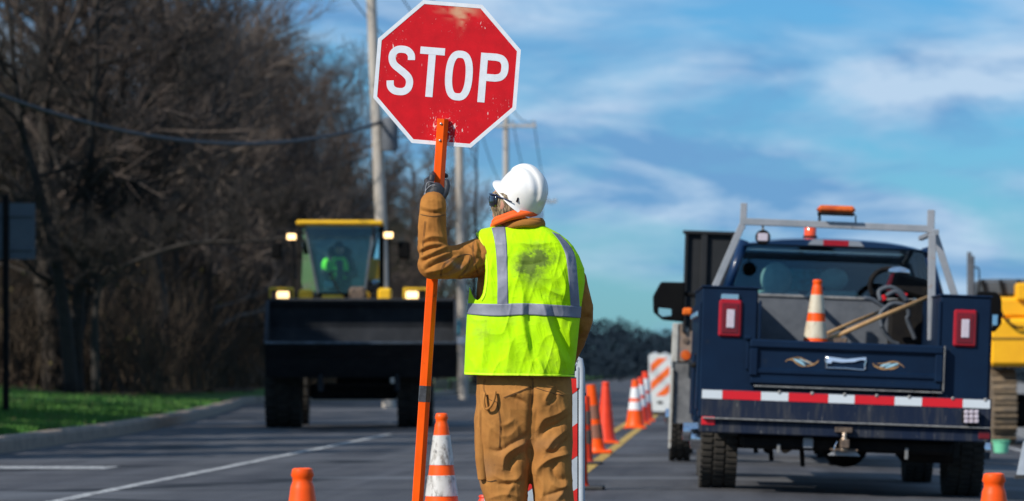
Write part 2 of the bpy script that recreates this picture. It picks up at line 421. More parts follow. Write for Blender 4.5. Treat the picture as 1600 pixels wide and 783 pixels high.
D0 = 16.2
M_duck = mat('brown_duck_canvas', (.43,.19,.047), .92, col2=(.32,.135,.034), scale=9, dirt=[((.15,.075,.03), 16, .60, .78),((.10,.06,.035), 70, .66, .74)], bump=.6, bscale=330, bdist=.0014, spec=.2, sheen=.0,
             alpha_attr=[('grease', (.16,.13,.11))])
M_duckJ = mat('brown_jacket_canvas', (.42,.175,.036), .9, col2=(.31,.12,.026), scale=11, dirt=[((.15,.08,.035), 18, .60, .8),((.10,.06,.035), 70, .66, .74)], bump=.6, bscale=330, bdist=.0014, spec=.2, sheen=.0,
              alpha_attr=[('grease', (.22,.20,.18))])
M_vest = mat('hi_vis_mesh_fabric', (.50,.86,.0), .85, col2=(.41,.77,.0), scale=6, bump=.25, bscale=500, bdist=.0006, spec=.2, alpha_attr=[('soot', (.045,.05,.03)), ('rub', (.30,.40,.04))])
M_tape = mat('silver_reflective_tape', (.22,.23,.28), .6, metal=.1, col2=(.17,.18,.225), scale=12, bump=.25, bscale=300, bdist=.0006, dirt=[((.12,.12,.13), 25, .62, .75)])
M_trim = mat('hi_vis_binding', (.62,.95,.01), .7)
M_helm = mat('white_helmet_shell', (.82,.80,.76), .28, col2=(.76,.73,.66), scale=10, dirt=[((.40,.34,.26), 14, .66, .76)], coat=.3)
M_glove = mat('black_glove', (.014,.016,.02), .55, col2=(.03,.032,.036), scale=40, bump=.4, bscale=300)
M_pipe = mat('grey_piping', (.35,.36,.38), .5)
M_skin = mat('skin', (.52,.27,.18), .5, col2=(.45,.21,.14), scale=20)
M_hair = mat('sandy_hair', (.34,.25,.14), .6, col2=(.07,.05,.03), scale=85, lo=.42, hi=.58, bump=.8, bscale=160, bdist=.004, dirt=[((.50,.46,.36), 60, .58, .66)], stretch=(1,1,.35))
M_orange = mat('orange_neck_gaiter', (.92,.13,.008), .75, col2=(.82,.09,.006), scale=14, bump=.3, bscale=200)
M_dark = mat('matt_black_plastic', (.003,.003,.0035), .75, col2=(.005,.005,.005), spec=.08)
M_boot = mat('brown_boot_leather', (.12,.07,.035), .6, bump=.3)

person = thing('person', 'road worker in yellow vest and white hard hat holding the stop paddle', 'person', (-.82*1, D0, 0))
pl = Vector(person.location)
def adopt(o):
    """world-coordinate mesh -> child of the person empty"""
    o.data.transform(Matrix.Translation(-pl)); o.parent = person; return o

# body under the clothes: one continuous surface
hc = W(803, 315, D0)                                   # head centre
fdir = Vector((-.80, .60, .10)).normalized()           # where the face looks
hx = fdir; hy = Vector((0,0,1)).cross(hx).normalized(); hz = hx.cross(hy)
HM = Matrix((hx, hy, hz)).transposed()                 # local x = forward, y = left of face, z = up
def H(x, y, z): return hc+HM @ Vector((x, y, z))
bd = MB()
bd.ell(H(0,0,0), (.098,.078,.112), 24, 16, HM)
bd.ell(H(.045,0,-.055), (.052,.055,.055), 20, 12, HM)          # jaw
bd.ell(H(.097,0,-.012), (.020,.012,.026), 12, 8, HM); bd.ell(H(.103,0,-.026), (.013,.015,.010), 12, 8, HM)     # nose
bd.ell(H(.088,0,-.058), (.012,.024,.007), 12, 8, HM); bd.ell(H(.086,0,-.070), (.012,.022,.007), 12, 8, HM)     # lips
bd.ell(H(.082,0,.022), (.016,.055,.010), 12, 8, HM)            # brow
for q in (-1, 1):
    bd.ell(H(-.005,q*.08,-.012), (.018,.008,.030), 12, 8, HM)   # ears
    bd.ell(H(.076,q*.03,-.002), (.013,.013,.011), 12, 8, HM)
limb(bd, [(812, 330, D0, .062), (815, 362, D0+.01, .07)])
seclofts(bd, [(820,366,36,.05,0),(824,390,58,.08,0),(822,450,58,.10,0),(818,520,58,.10,0),(816,585,62,.11,0),(818,615,62,.10,0)], D0)
limb(bd, [(780,400,D0,.045),(681,410,16.06,.042),(677,318,16.05,.03)])
limb(bd, [(866,412,D0,.045),(903,490,D0+.08,.035),(880,560,D0+.28,.03)])
limb(bd, [(785,640,D0,.075),(788,775,D0,.055),(795,915,D0,.04)]); limb(bd, [(858,640,D0+.01,.07),(864,775,D0,.055),(868,915,D0,.04)])
bme = remesh(bd, .007, 2); bme.materials.append(M_skin); adopt(link_mesh('body', bme))

# trousers
tb = MB()
seclofts(tb, [(817,560,72,.115,0),(818,590,74,.125,-.0),(819,615,75.5,.135,-.005),(819,640,75.5,.13,-.003),(820,655,73,.12,0),(821,674,66,.105,0),(822,695,52,.075,0),(823,712,34,.04,0)], D0)
seclofts(tb, [(790,615,44,.115,-.014),(787,650,45,.112,-.016),(787,690,45,.105,-.014),(787,720,43,.10,-.012),(788,748,39.5,.098,-.01),(791,783,34,.094,-.005),(792,830,34,.088,0),(794,880,34,.085,0),(796,922,35,.085,0)], D0)
seclofts(tb, [(852,615,42,.115,-.006),(857,650,38,.112,.006),(858,690,37,.106,.01),(858,712,36,.10,.012),(860,735,34,.10,.008),(865,783,31.5,.096,.01),(867,830,32,.09,0),(868,880,33,.085,0),(869,922,34,.085,0)], D0)
tme = remesh(tb, .0038, 5)
TF = [  # seat and legs: (line, height mm, width on its left, width on its right)
 ([(831,588),(833,615),(830,645),(828,680),(826,712)], -11, 6, 7),
 ([(752,607),(751,622),(758,640),(766,637),(774,612)], 3.5, 3, 2),
 ([(789,620),(810,612),(831,603)], 3, 3, 3),
 ([(802,622),(818,628),(832,640)], -9, 5, 7),
 ([(800,612),(812,618),(826,636)], 7, 6, 4),
 ([(828,600),(838,640),(834,690)], -8, 8, 5),
 ([(756,640),(768,668),(792,682),(812,664)], 5, 8, 5),
 ([(820,682),(800,694),(780,705),(764,702)], -10, 5, 6),
 ([(822,692),(804,700),(790,712),(786,730)], 13, 9, 5),
 ([(822,706),(806,716),(797,728),(800,742)], -15, 7, 7),
 ([(776,652),(787,664),(804,655)], 6, 6, 5),
 ([(770,742),(788,750),(810,748)], 6, 4, 5),
 ([(778,756),(795,757),(812,752)], -8, 4, 4),
 ([(815,740),(800,760),(792,776)], 7, 6, 5),
 ([(750,700),(756,720),(752,742)], 4, 5, 5),
 ([(762,780),(790,772),(815,778)], 5, 5, 5),
 ([(866,600),(858,612),(852,626),(860,632)], 7, 4, 4),
 ([(870,606),(866,622),(856,634)], -8, 4, 4),
 ([(888,634),(872,646),(850,654),(842,668)], 9, 7, 5),
 ([(890,650),(874,662),(854,670),(846,682)], -12, 5, 6),
 ([(885,672),(868,684),(856,700),(852,710)], 9, 7, 5),
 ([(888,686),(880,694),(868,706)], -8, 5, 5),
 ([(889,709),(872,713),(856,720),(843,732),(840,744)], 15, 9, 5),
 ([(852,704),(862,708),(880,704)], -10, 5, 5),
 ([(868,722),(864,736),(872,748),(884,750)], -13, 6, 7),
 ([(842,745),(850,762),(846,783)], 6, 6, 5),
 ([(862,755),(874,762),(886,758)], 6, 4, 5),
 ([(850,775),(868,770),(882,764)], -6, 4, 4),
 ([(884,752),(878,770),(868,783)], 6, 5, 5),
 ([(746,600),(745,640),(746,690),(744,745)], 2, 2, 2),
 ([(806,588),(806,604)], 2.5, 2, 2),
]
TF = [(p, A*1.2, a*.9, b*.85) for p, A, a, b in TF]
fold_mesh(tme, TF, .0032, 9)
c = coords(tme); px, py = topx(c)
gr = np.clip((vnoise(c[:,0]*9, c[:,1]*9, c[:,2]*7)-.25)*1.2, 0, .5)*np.clip(1-np.abs(py-735)/60, 0, 1)
tme.attributes.new('grease', 'FLOAT', 'POINT').data.foreach_set('value', gr.astype(np.float32))
tme.materials.append(M_duck); adopt(link_mesh('trousers', tme))
pk = MB(); c0 = [W(744.5,640,D0+.02), W(742.5,700,D0+.02), W(744.5,756,D0+.02)]
pk.tube([W(756,628,D0-.06),W(753,668,D0-.065),W(752,715,D0-.07),W(754,750,D0-.07)], [.020,.026,.027,.020], 12)
lp = MB(); P_ = bez([W(758,614,D0-.118),W(756,626,D0-.132),W(759,639,D0-.134),W(766,636,D0-.145),W(772,624,D0-.145),W(774,612,D0-.134)], 5)
lp.tube(P_, .0055, 8); o = lp.build('hammer_loop', M_duck, None, True); adopt(o)
pm = remesh(pk, .004, 3); pm.materials.append(M_duck); adopt(link_mesh('cargo_pocket', pm))

# jacket
jb = MB()
seclofts(jb, [(820,354,26,.05,.01),(820,362,46,.06,.0),(818,375,62,.08,0),(818,395,72,.105,0),(820,430,73,.118,0),(821,470,77,.125,0),(817,520,77,.125,0),(814,572,77,.125,0)], D0)
limb(jb, [(772,398,D0,.088),(745,404,D0-.04,.082),(715,410,D0-.09,.071),(684,411,16.055,.068)])
limb(jb, [(684,411,16.055,.068),(676,385,16.045,.064),(675,355,16.045,.060),(676,330,16.045,.056),(677,320,16.045,.0555)])
jb.ell(W(674,414,16.055), (.058,.055,.060), 16, 10)
limb(jb, [(876,412,D0,.066),(893,440,D0+.03,.066),(905,482,D0+.06,.058),(905,498,D0+.09,.060)])
limb(jb, [(905,498,D0+.09,.060),(893,535,D0+.2,.054),(880,565,D0+.32,.05)])
jme = remesh(jb, .0038, 4)
JF = [
 ([(696,331),(677,333),(657,329)], -5, 2.4, 2.4), ([(696,324),(677,327),(657,322)], 4, 4, 4),
 ([(662,375),(676,369),(694,373)], 8, 4, 5), ([(660,381),(675,378),(697,380)], -8, 3, 3.5),
 ([(656,391),(672,382),(697,380)], 8, 4, 5), ([(655,396),(672,389),(690,386)], -7, 3, 3),
 ([(655,404),(670,397),(690,388),(718,380)], 8, 5, 4), ([(658,409),(676,402),(694,394)], -7, 3, 3),
 ([(662,417),(676,404),(700,396),(722,393)], 7, 5, 4), ([(664,423),(682,412),(704,403)], -7, 3, 3.5),
 ([(666,424),(690,420),(704,410),(718,398)], 8, 4, 5), ([(670,431),(694,428),(712,418),(726,402)], -6, 3, 3),
 ([(682,431),(706,428),(726,414),(738,398)], 7, 5, 5), ([(712,432),(730,424),(750,404)], 6, 5, 4),
 ([(720,436),(740,430),(758,416)], -7, 3, 4), ([(742,374),(745,388),(742,402)], 6, 5, 4), ([(748,378),(752,395),(750,412)], -5, 3, 4),
 ([(730,384),(742,398),(756,404)], 5, 4, 4), ([(740,440),(750,436),(758,440)], -9, 4, 4),
 ([(914,455),(924,470),(926,482)], 7, 5, 5), ([(908,500),(918,496),(927,498)], -8, 4, 4), ([(905,520),(914,515),(922,518)], 7, 4, 5), ([(902,532),(912,528),(918,530)], -6, 4, 4),
 ([(906,440),(914,446),(920,444)], -6, 4, 4),
 ([(664,345),(670,350),(668,362)], 3, 5, 5),
]
JF = [(p, A*1.25, a*.9, b*.85) for p, A, a, b in JF]
fold_mesh(jme, JF, .0024, 13)
c = coords(jme); px, py = topx(c)
gr = .8*np.exp(-(((px-712)*.86+(py-414)*.5)/15)**2-((-(px-712)*.5+(py-414)*.86)/4)**2)*np.clip(.6+.8*vnoise(c[:,0]*60, c[:,1]*60, c[:,2]*60), 0, 1)
jme.attributes.new('grease', 'FLOAT', 'POINT').data.foreach_set('value', gr.astype(np.float32))
jme.materials.append(M_duckJ); adopt(link_mesh('jacket', jme))
cb = MB()
def ringband(mb, cxp, cyp, rx, ry, tilt_l, h, thick, D=D0, n=48, flare=0., wob=0., lift=5.):
    """upright band round the neck; tilt_l: how far its left side hangs (px)"""
    rows = [(0, 0), (.35, thick), (.7, thick), (1, 0), (.8, -thick*.6), (.2, -thick*.6)]
    vs = []; m = len(rows)
    for t, off in rows:
        for k in range(n):
            a = 2*math.pi*k/n; u = math.cos(a); v = math.sin(a)
            rr = rx+flare*t+wob*math.sin(3*a+1)+wob*.6*math.sin(7*a)
            q = W(cxp+rr*u, cyp+tilt_l*(-u)+lift*v-h*t+wob*math.sin(5*a), D+ry*v); o_ = Vector((u, v, 0))*off; vs.append(q+o_)
    fs = [(i*n+k, i*n+(k+1) % n, ((i+1) % m)*n+(k+1) % n, ((i+1) % m)*n+k) for i in range(m) for k in range(n)]
    mb.add(vs, fs)
ringband(cb, 816, 361, 33, .092, 2.5, 13, .006, flare=1, wob=.5); ringband(cb, 819, 357, 30, .084, 2, 12, .006, wob=.6)
adopt(cb.build('jacket_collar', M_duckJ, None, True))
gb = MB(); ringband(gb, 804, 350.5, 36, .100, 8.5, 11, .008, wob=.5, flare=-1, lift=7.); ringband(gb, 804, 345, 34, .09, 7, 9, .007, wob=.6, lift=7.)
adopt(gb.build('neck_gaiter', M_orange, None, True))

# vest
VR = np.array([(349,800,832),(351,783,846),(354,770,853),(358,752,861),(365,744,874),(375,742,887),(385,741,896),(400,738,905),(420,736,913),(440,734,914),(455,733,912),(475,731,909),(500,729,906),(540,727,902),(565,726,899),(586,725,897)], float)
VBd = np.array([(349,.055),(354,.07),(365,.10),(380,.125),(400,.14),(440,.15),(500,.155),(586,.165)])
VF = [
 ([(812,432),(817,460),(817,495),(822,530),(830,562)], 7, 13, 7), ([(826,470),(826,500),(830,530),(833,555)], -5, 6, 9), ([(806,395),(812,415),(808,440)], 3, 9, 7),
 ([(848,470),(856,500),(866,530),(884,568)], 10, 12, 5), ([(862,478),(868,505),(880,535),(892,560)], -8, 5, 7),
 ([(868,362),(880,378),(896,392)], -8, 6, 10), ([(850,362),(868,372),(884,390),(890,415)], 6, 8, 6),
 ([(770,400),(766,430),(770,470)], 4, 8, 6), ([(750,500),(756,530),(752,575)], 5, 10, 7), ([(790,500),(796,540),(790,582)], 4, 9, 7),
 ([(800,372),(830,382),(862,378)], 4, 5, 6), ([(804,410),(826,414),(850,408)], -3, 5, 5),
 ([(840,440),(862,455),(880,462)], 5, 6, 5), ([(876,420),(884,445),(880,470)], 5, 6, 5),
 ([(838,560),(846,572),(850,586)], 5, 6, 5), ([(735,560),(742,574),(741,586)], 4, 6, 5), ([(870,545),(876,565),(872,586)], 5, 6, 5),
 ([(732,490),(742,500),(760,500)], 3, 4, 4), ([(895,500),(890,520),(893,545)], 5, 5, 5),
]
def vest_depth(px, py, lift=0.):
    px = np.asarray(px, float); py = np.asarray(py, float)
    xl = np.interp(py, VR[:,0], VR[:,1]); xr = np.interp(py, VR[:,0], VR[:,2]); b = np.interp(py, VBd[:,0], VBd[:,1])
    u = np.clip((px-(xl+xr)/2)/((xr-xl)/2), -1, 1); e = 2.5
    sh = (1-np.abs(u)**e)**(1/e)
    dsp = 2.1*ridges(px.ravel(), py.ravel(), VF).reshape(px.shape)+.0035*vnoise(px*.06, py*.035, 1.)+.0028*((1-np.abs(vnoise(px*.075+py*.02, py*.022, 4.)))**3-.4)+.0013*((1-np.abs(vnoise(px*.19-py*.05, py*.07, 6.)))**3-.4)
    return D0-b*sh-(dsp+.004)*np.clip(sh*1.6, 0, 1)-lift
rows = np.concatenate([np.linspace(349, 366, 24), np.linspace(366.8, 586, 270)]); nth = 560
th = np.linspace(0, 2*np.pi, nth, endpoint=False)
TH, RY = np.meshgrid(th, rows); e = 2.5
xl = np.interp(RY, VR[:,0], VR[:,1]); xr = np.interp(RY, VR[:,0], VR[:,2]); b_ = np.interp(RY, VBd[:,0], VBd[:,1])
u = np.sign(np.cos(TH))*np.abs(np.cos(TH))**(2/e); v = np.sign(np.sin(TH))*np.abs(np.sin(TH))**(2/e)
PX = (xl+xr)/2+(xr-xl)/2*u
back = v < 0
dd = np.where(back, vest_depth(PX, RY), D0+b_*v*.95+.004)
hemw = np.clip((RY-575)/11, 0, 1)*1.2*np.sin(PX*.11)
vv = PPn(PX, RY+hemw, dd).reshape(-1, 3)
ARM = [(700,350),(743,366.5),(748,374),(753,388),(757,405),(758,420),(757,440),(754,458),(750,466),(746,469),(741,466),(737,459),(734,449),(700,430)]
ARMR = [(960,380),(912,392),(906,410),(904,440),(908,458),(914,462),(960,455)]
def inpoly(x, y, poly):
    r = np.zeros(x.shape, bool); n = len(poly)
    for i in range(n):
        x1, y1 = poly[i]; x2, y2 = poly[(i+1) % n]
        m = ((y1 > y) != (y2 > y)) & (x < (x2-x1)*(y-y1)/(y2-y1+1e-12)+x1); r ^= m
    return r
cut = inpoly(PX, RY, ARM)
cutf = inpoly(PX, RY, ARMR) & (~back)
cut |= cutf
nr = len(rows); fs = []
cl = cut
for i in range(nr-1):
    a = i*nth; ok = ~(cl[i] | cl[i+1] | np.roll(cl[i], -1) | np.roll(cl[i+1], -1))
    for k in np.where(ok)[0]:
        k2 = (k+1) % nth; fs.append((a+k, a+k2, a+nth+k2, a+nth+k))
vm = bpy.data.meshes.new('vest'); vm.from_pydata(vv.tolist(), [], fs); vm.update()
import bmesh
bm = bmesh.new(); bm.from_mesh(vm); bmesh.ops.delete(bm, geom=[q for q in bm.verts if not q.link_faces], context='VERTS')
bnd = [q for q in bm.verts if any(ed.is_boundary for ed in q.link_edges)]
for _ in range(6):
    new = {}
    for q in bnd:
        nb = [ed.other_vert(q).co for ed in q.link_edges if ed.is_boundary]
        if len(nb) == 2: new[q] = q.co*.5+(nb[0]+nb[1])*.25
    for q, p in new.items(): q.co = p
bmesh.ops.recalc_face_normals(bm, faces=bm.faces); bm.to_mesh(vm); bm.free()
c = coords(vm); px, py = topx(c); isb = c[:,1] < D0
nzz = vnoise(px*.10, py*.10, 0.)*.5+vnoise(px*.27, py*.27, 2.)*.35+vnoise(px*.7, py*.7, 5.)*.25
so_ = .95*np.exp(-((px-831)/20)**2-((py-411)/26)**2)*(1+.6*nzz)+.62*np.exp(-((px-852)/24)**2-((py-400)/18)**2)*(.8+.8*nzz)+.3*np.exp(-((px-812)/14)**2-((py-425)/20)**2)*(1+nzz)+.35*np.exp(-((px-866)/12)**2-((py-462)/10)**2)*(1+nzz)+.28*np.exp(-((px-838)/20)**2-((py-440)/14)**2)
so_ = np.clip(so_*1.15-.12+.06*nzz, 0, .85)*isb
rub = np.clip(.16*np.exp(-((py-584)/7)**2)*(1+1.5*nzz)+.14*np.exp(-((py-500)/9)**2)*(1+1.5*nzz)+.35*np.exp(-((px-752)/13)**2-((py-520)/20)**2)*(1+1.2*nzz)+.25*np.exp(-((px-862)/16)**2-((py-560)/16)**2)*(1+nzz)+.12*np.clip(nzz+.2, 0, 1), 0, .6)*isb
vm.attributes.new('soot', 'FLOAT', 'POINT').data.foreach_set('value', so_.astype(np.float32))
vm.attributes.new('rub', 'FLOAT', 'POINT').data.foreach_set('value', rub.astype(np.float32))
vm.materials.append(M_vest); vo = link_mesh('vest', vm); sm = vo.modifiers.new('thick', 'SOLIDIFY'); sm.thickness = .002; sm.offset = -1; adopt(vo)
def tape(name, left, right, m=M_tape, lift=.0022, nw=10, n=70):
    """left/right: edge polylines in photo pixels, same count"""
    def res(P, n):
        Q = bez([(a, b, 0) for a, b in P], 12); Q = np.array([(q.x, q.y) for q in Q]); s = np.r_[0, np.cumsum(np.hypot(*np.diff(Q, axis=0).T))]
        t = np.linspace(0, s[-1], n); return np.stack([np.interp(t, s, Q[:,0]), np.interp(t, s, Q[:,1])], -1)
    A = res(left, n); B = res(right, n); t = np.linspace(0, 1, nw)[None, :, None]
    G = A[:,None]*(1-t)+B[:,None]*t; x = G[...,0]; y = G[...,1]; d = vest_depth(x, y, lift)
    v = PPn(x, y, d).reshape(-1, 3)
    fs = [(i*nw+k, i*nw+k+1, (i+1)*nw+k+1, (i+1)*nw+k) for i in range(n-1) for k in range(nw-1)]
    me = bpy.data.meshes.new(name); me.from_pydata(v.tolist(), [], fs); me.materials.append(m); me.update(); o = link_mesh(name, me)
    q = o.modifiers.new('t', 'SOLIDIFY'); q.thickness = .0012; q.offset = 1; return adopt(o)
tape('reflective_tape', [(768,356),(774,385),(777,430),(777,476)], [(789,352),(792,385),(793,430),(794,476)])
tape('reflective_tape', [(862,362),(875,378),(884,400),(889,440),(892,479)], [(874,366),(889,382),(899,402),(903,440),(906,479)])
tape('reflective_tape', [(731.5,474),(775,475),(820,474),(860,476),(908,479)], [(730,491),(775,494),(820,492),(860,494),(907,497)], lift=.0040, n=150)
tape('vest_binding', [(743.5,364),(748.5,373),(754,388),(758,405),(759.2,420),(758.2,440),(755.2,459),(751,467.5)], [(746.5,363),(751,372),(757,387),(761,405),(762.3,420),(761.2,441),(758,461),(752.5,471)], M_trim, .003, 4)
tape('vest_binding', [(725.5,582),(770,583.5),(820,584),(860,585),(897.5,586)], [(725.5,585.5),(770,586.8),(820,587.3),(860,588),(897.5,589)], M_trim, .003, 4, 120)

# stitched seams laid on the cloth
from mathutils.bvhtree import BVHTree
M_thread = mat('dark_seam_thread', (.13,.06,.018), .9)
def seams(me, lines, r_=.0011):
    bv = BVHTree.FromPolygons([v.co for v in me.vertices], [p.vertices for p in me.polygons]); e0 = Vector((0,0,1))-pl
    for L_ in lines:
        for off in (0, 1.6):
            P = []
            for p in bez([(a+off, b+off*.6, 0) for a, b in L_], 7):
                d = (W(p.x, p.y, D0)-Vector((0,0,1))).normalized(); h = bv.ray_cast(e0, d)
                if h[0]: P.append(h[0]-d*.0006)
            if len(P) > 2: m_ = MB(); m_.tube(P, r_, 5); m_.build('seam', M_thread, person, True)
seams(tme, [[(787,621),(808,613),(829,604)],[(833,604),(850,610),(880,618)],[(757,592),(755,606),(762,622),(776,628)],[(776,628),(781,660),(780,700)],[(750,640),(750,690),(753,748)],[(753,748),(764,752),(775,750)],[(831,590),(832,610),(830,632)]])
seams(jme, [[(657,335),(677,338),(697,335)],[(688,432),(694,412),(722,398),(735,398)],[(735,398),(728,420),(715,434)],[(742,368),(738,392),(746,428)],[(664,345),(661,372),(659,398)]])
# glove closed round the pole
hb = MB()
hb.ell(W(680.5,301,16.062), (.038,.024,.044), 18, 12); hb.ell(W(678,314,16.055), (.036,.030,.026), 16, 10)
hb.ell(W(672,292,16.065), (.020,.022,.028), 14, 10)
def finger(mb, pts, rr): limb(mb, [(a, b, d, r) for (a, b, d), r in zip(pts, rr)], 12)
finger(hb, [(673,288,16.072),(675,276,16.088),(678,271,16.135),(689,270,16.168),(697,275,16.155)], [.0125,.0125,.0118,.011,.010])
finger(hb, [(668,292,16.075),(667,283,16.10),(672,279,16.155),(688,280,16.182),(698,285,16.165)], [.0128,.0128,.012,.0112,.0102])
finger(hb, [(666,299,16.075),(664,293,16.105),(670,290,16.16),(688,291,16.182),(697,295,16.165)], [.012,.012,.0115,.0108,.0098])
finger(hb, [(666,306,16.072),(665,303,16.105),(671,301,16.155),(686,301,16.172),(694,303,16.155)], [.011,.011,.0105,.0098,.009])
finger(hb, [(689,311,16.062),(696,301,16.070),(699,291,16.085),(698,284,16.096)], [.017,.0145,.0130,.0112])
hm = remesh(hb, .0022, 3); hm.materials.append(M_glove); adopt(link_mesh('glove', hm))
gp = MB(); gp.tube(bez([W(662,312,16.034),W(665,298,16.038),W(673,290,16.036),W(680,289,16.037)], 6), .0012, 6); gp.tube(bez([W(664,306,16.034),W(667,286,16.045),W(679,285,16.05)], 6), .001, 6)
adopt(gp.build('glove_piping', M_pipe, None, True))
cf = MB(); cf.tube([W(664,318,16.05),W(663.5,313.5,16.05)], .001, 6)
ringv = [W(677+14.5*math.cos(a), 315+1.5*math.cos(a), 16.05+.036*math.sin(a)) for a in np.linspace(0, 2*math.pi, 28, endpoint=False)]
cf = MB(); cf.tube(ringv, .0075, 8, close=True); adopt(cf.build('glove_cuff', M_glove, None, True))
# other hand, gloved, in front of him
h2 = MB(); c2 = (868,572)
h2.ell(W(872,573,D0+.36), (.030,.045,.026), 16, 10)
for i, (dx_, dz_) in enumerate([(-12,-4),(-10,2),(-8,8),(-6,13)]):
    finger(h2, [(868+dx_*.3,570+dz_,D0+.40),(862+dx_*.5,572+dz_,D0+.43),(858+dx_*.6,578+dz_,D0+.42),(862+dx_*.5,583+dz_,D0+.40)], [.011,.0105,.0098,.009])
finger(h2, [(876,566,D0+.37),(870,560,D0+.41),(864,562,D0+.44)], [.013,.0125,.011])
hm = remesh(h2, .003, 3); hm.materials.append(M_glove); adopt(link_mesh('glove', hm))

# hair, goggles, helmet
hr = MB(); hr.ell(H(-.002,0,-.004), (.106,.088,.108), 28, 18, HM); hr.ell(H(.012,0,-.055), (.075,.072,.056), 20, 12, HM)
hm = remesh(hr, .004, 2); c = coords(hm); n_ = norms(hm)
loc = (c-np.array(hc)) @ np.array(HM); keep = loc[:,0] < .090
d = .0035*vnoise(c[:,0]*60, c[:,1]*60, c[:,2]*35)+.0025*vnoise(c[:,0]*130, c[:,1]*130, c[:,2]*60)
d = np.where(keep & (loc[:,2] < .035), d, -.014); setco(hm, c+n_*d[:,None]); hm.materials.append(M_hair); adopt(link_mesh('hair', hm))
M_lens = mat('dark_goggle_lens', (.01,.012,.02), .08, coat=1.)
M_strap = mat('navy_goggle_frame', (.02,.03,.08), .35)
gg = MB(); vs = []; fs = []
for i, z_ in enumerate((-.026, -.008, .010, .024)):
    for k in range(15):
        a = R(-82+164*k/14); rr = 1.0-.05*((i-1.5)/1.5)**2
        vs.append(H(.116*math.cos(a)**.85*rr-.004, .094*math.sin(a)*rr, z_))
for i in range(3):
    for k in range(14): fs.append((i*15+k, i*15+k+1, (i+1)*15+k+1, (i+1)*15+k))
gg.add(vs, fs); o = gg.build('goggle_lens', M_lens, None, True, fix=False); q = o.modifiers.new('t', 'SOLIDIFY'); q.thickness = .003; adopt(o)
ga = MB()
for q in (-1, 1): ga.tube([H(.02,q*.093,.018),H(-.02,q*.094,.012),H(-.06,q*.085,.0)], .0026, 8)
ga.tube([H(.116*math.cos(R(a))**.85*.95-.003, .0945*math.sin(R(a))*.97, .024) for a in range(-80, 81, 10)], .0035, 8)
adopt(ga.build('goggle_frame', M_strap, None, True))
# helmet: local frame tilted back
tz = (HM @ Vector((math.sin(R(-37)), 0, math.cos(R(-27))))).normalized(); tx = (HM @ Vector((math.cos(R(37)), 0, math.sin(R(37))))).normalized(); ty = tz.cross(tx)
KM = Matrix((tx, ty, tz)).transposed(); kc = W(813, 309, D0)
KZ = .137
def shell(a, t):
    """a round the head (0 = front), t from 0 brim to 1 crown"""
    ca, sa = math.cos(a), math.sin(a)
    rx = .111; ry = .099
    ph = t*math.pi/2; s_ = math.cos(ph)**.80; z_ = KZ*math.sin(ph)**1.0
    x_, y_ = rx*ca*s_, ry*sa*s_
    side = abs(y_)
    rid = .009*max(0, 1-(side/.026)**4)*min(1, max(0, (t-.22)/.12))*1      # centre ridge
    rid += .003*max(0, 1-((side-.05)/.013)**2)*min(1, max(0, (t-.35)/.1))
    n_ = Vector((x_/rx**2, y_/ry**2, z_/KZ**2)).normalized()
    return Vector((x_, y_, z_))+n_*rid
hv = []; hf = []; NA = 96; NT = 34
brim = []
for k in range(NA):
    a = 2*math.pi*k/NA; ca = math.cos(a)
    ext = .008+.024*max(0, ca)**3+.013*max(0, -ca)**1.5
    base = shell(a, 0)+Vector((0,0,-.003)); o_ = Vector((math.cos(a)*1.0, math.sin(a), 0))
    drop = -.007-.017*max(0, ca)**1.5
    brim.append((base+o_*ext+Vector((0,0,drop-.001)), base+o_*ext+Vector((0,0,drop+.001)), base+o_*ext*.4+Vector((0,0,drop*.35)), base+o_*.0015))
for r_ in range(4):
    for k in range(NA): hv.append(brim[k][r_])
for i in range(NT+1):
    for k in range(NA): hv.append(shell(2*math.pi*k/NA, i/NT*.995))
for i in range(NT+4):
    for k in range(NA): hf.append((i*NA+k, i*NA+(k+1) % NA, (i+1)*NA+(k+1) % NA, (i+1)*NA+k))
hf.append(tuple((NT+4)*NA+k for k in range(NA)))
hm_ = MB(); hm_.add([kc+KM @ p for p in hv], hf); o = hm_.build('hard_hat', M_helm, None, True); q = o.modifiers.new('t', 'SOLIDIFY'); q.thickness = .003; q.offset = -1; adopt(o)
for a, zz in ((R(118), .30), (R(242), .30)):
    sl_ = MB(); p = shell(a, .13); sl_.box(kc+KM @ (p*1.005), (.006,.012,.02), .002, (0,.3,.3)); adopt(sl_.build('helmet_slot', M_dark))
# boots
bt = MB()
for cxp in (796, 869):
    bt.ell(W(cxp,935,D0+.07)+Vector((0,0,0)), (.052,.145,.045), 18, 10); limb(bt, [(cxp,910,D0,.055),(cxp,930,D0+.0,.055)])
bm_ = remesh(bt, .006, 3); bm_.materials.append(M_boot); adopt(link_mesh('boots', bm_))

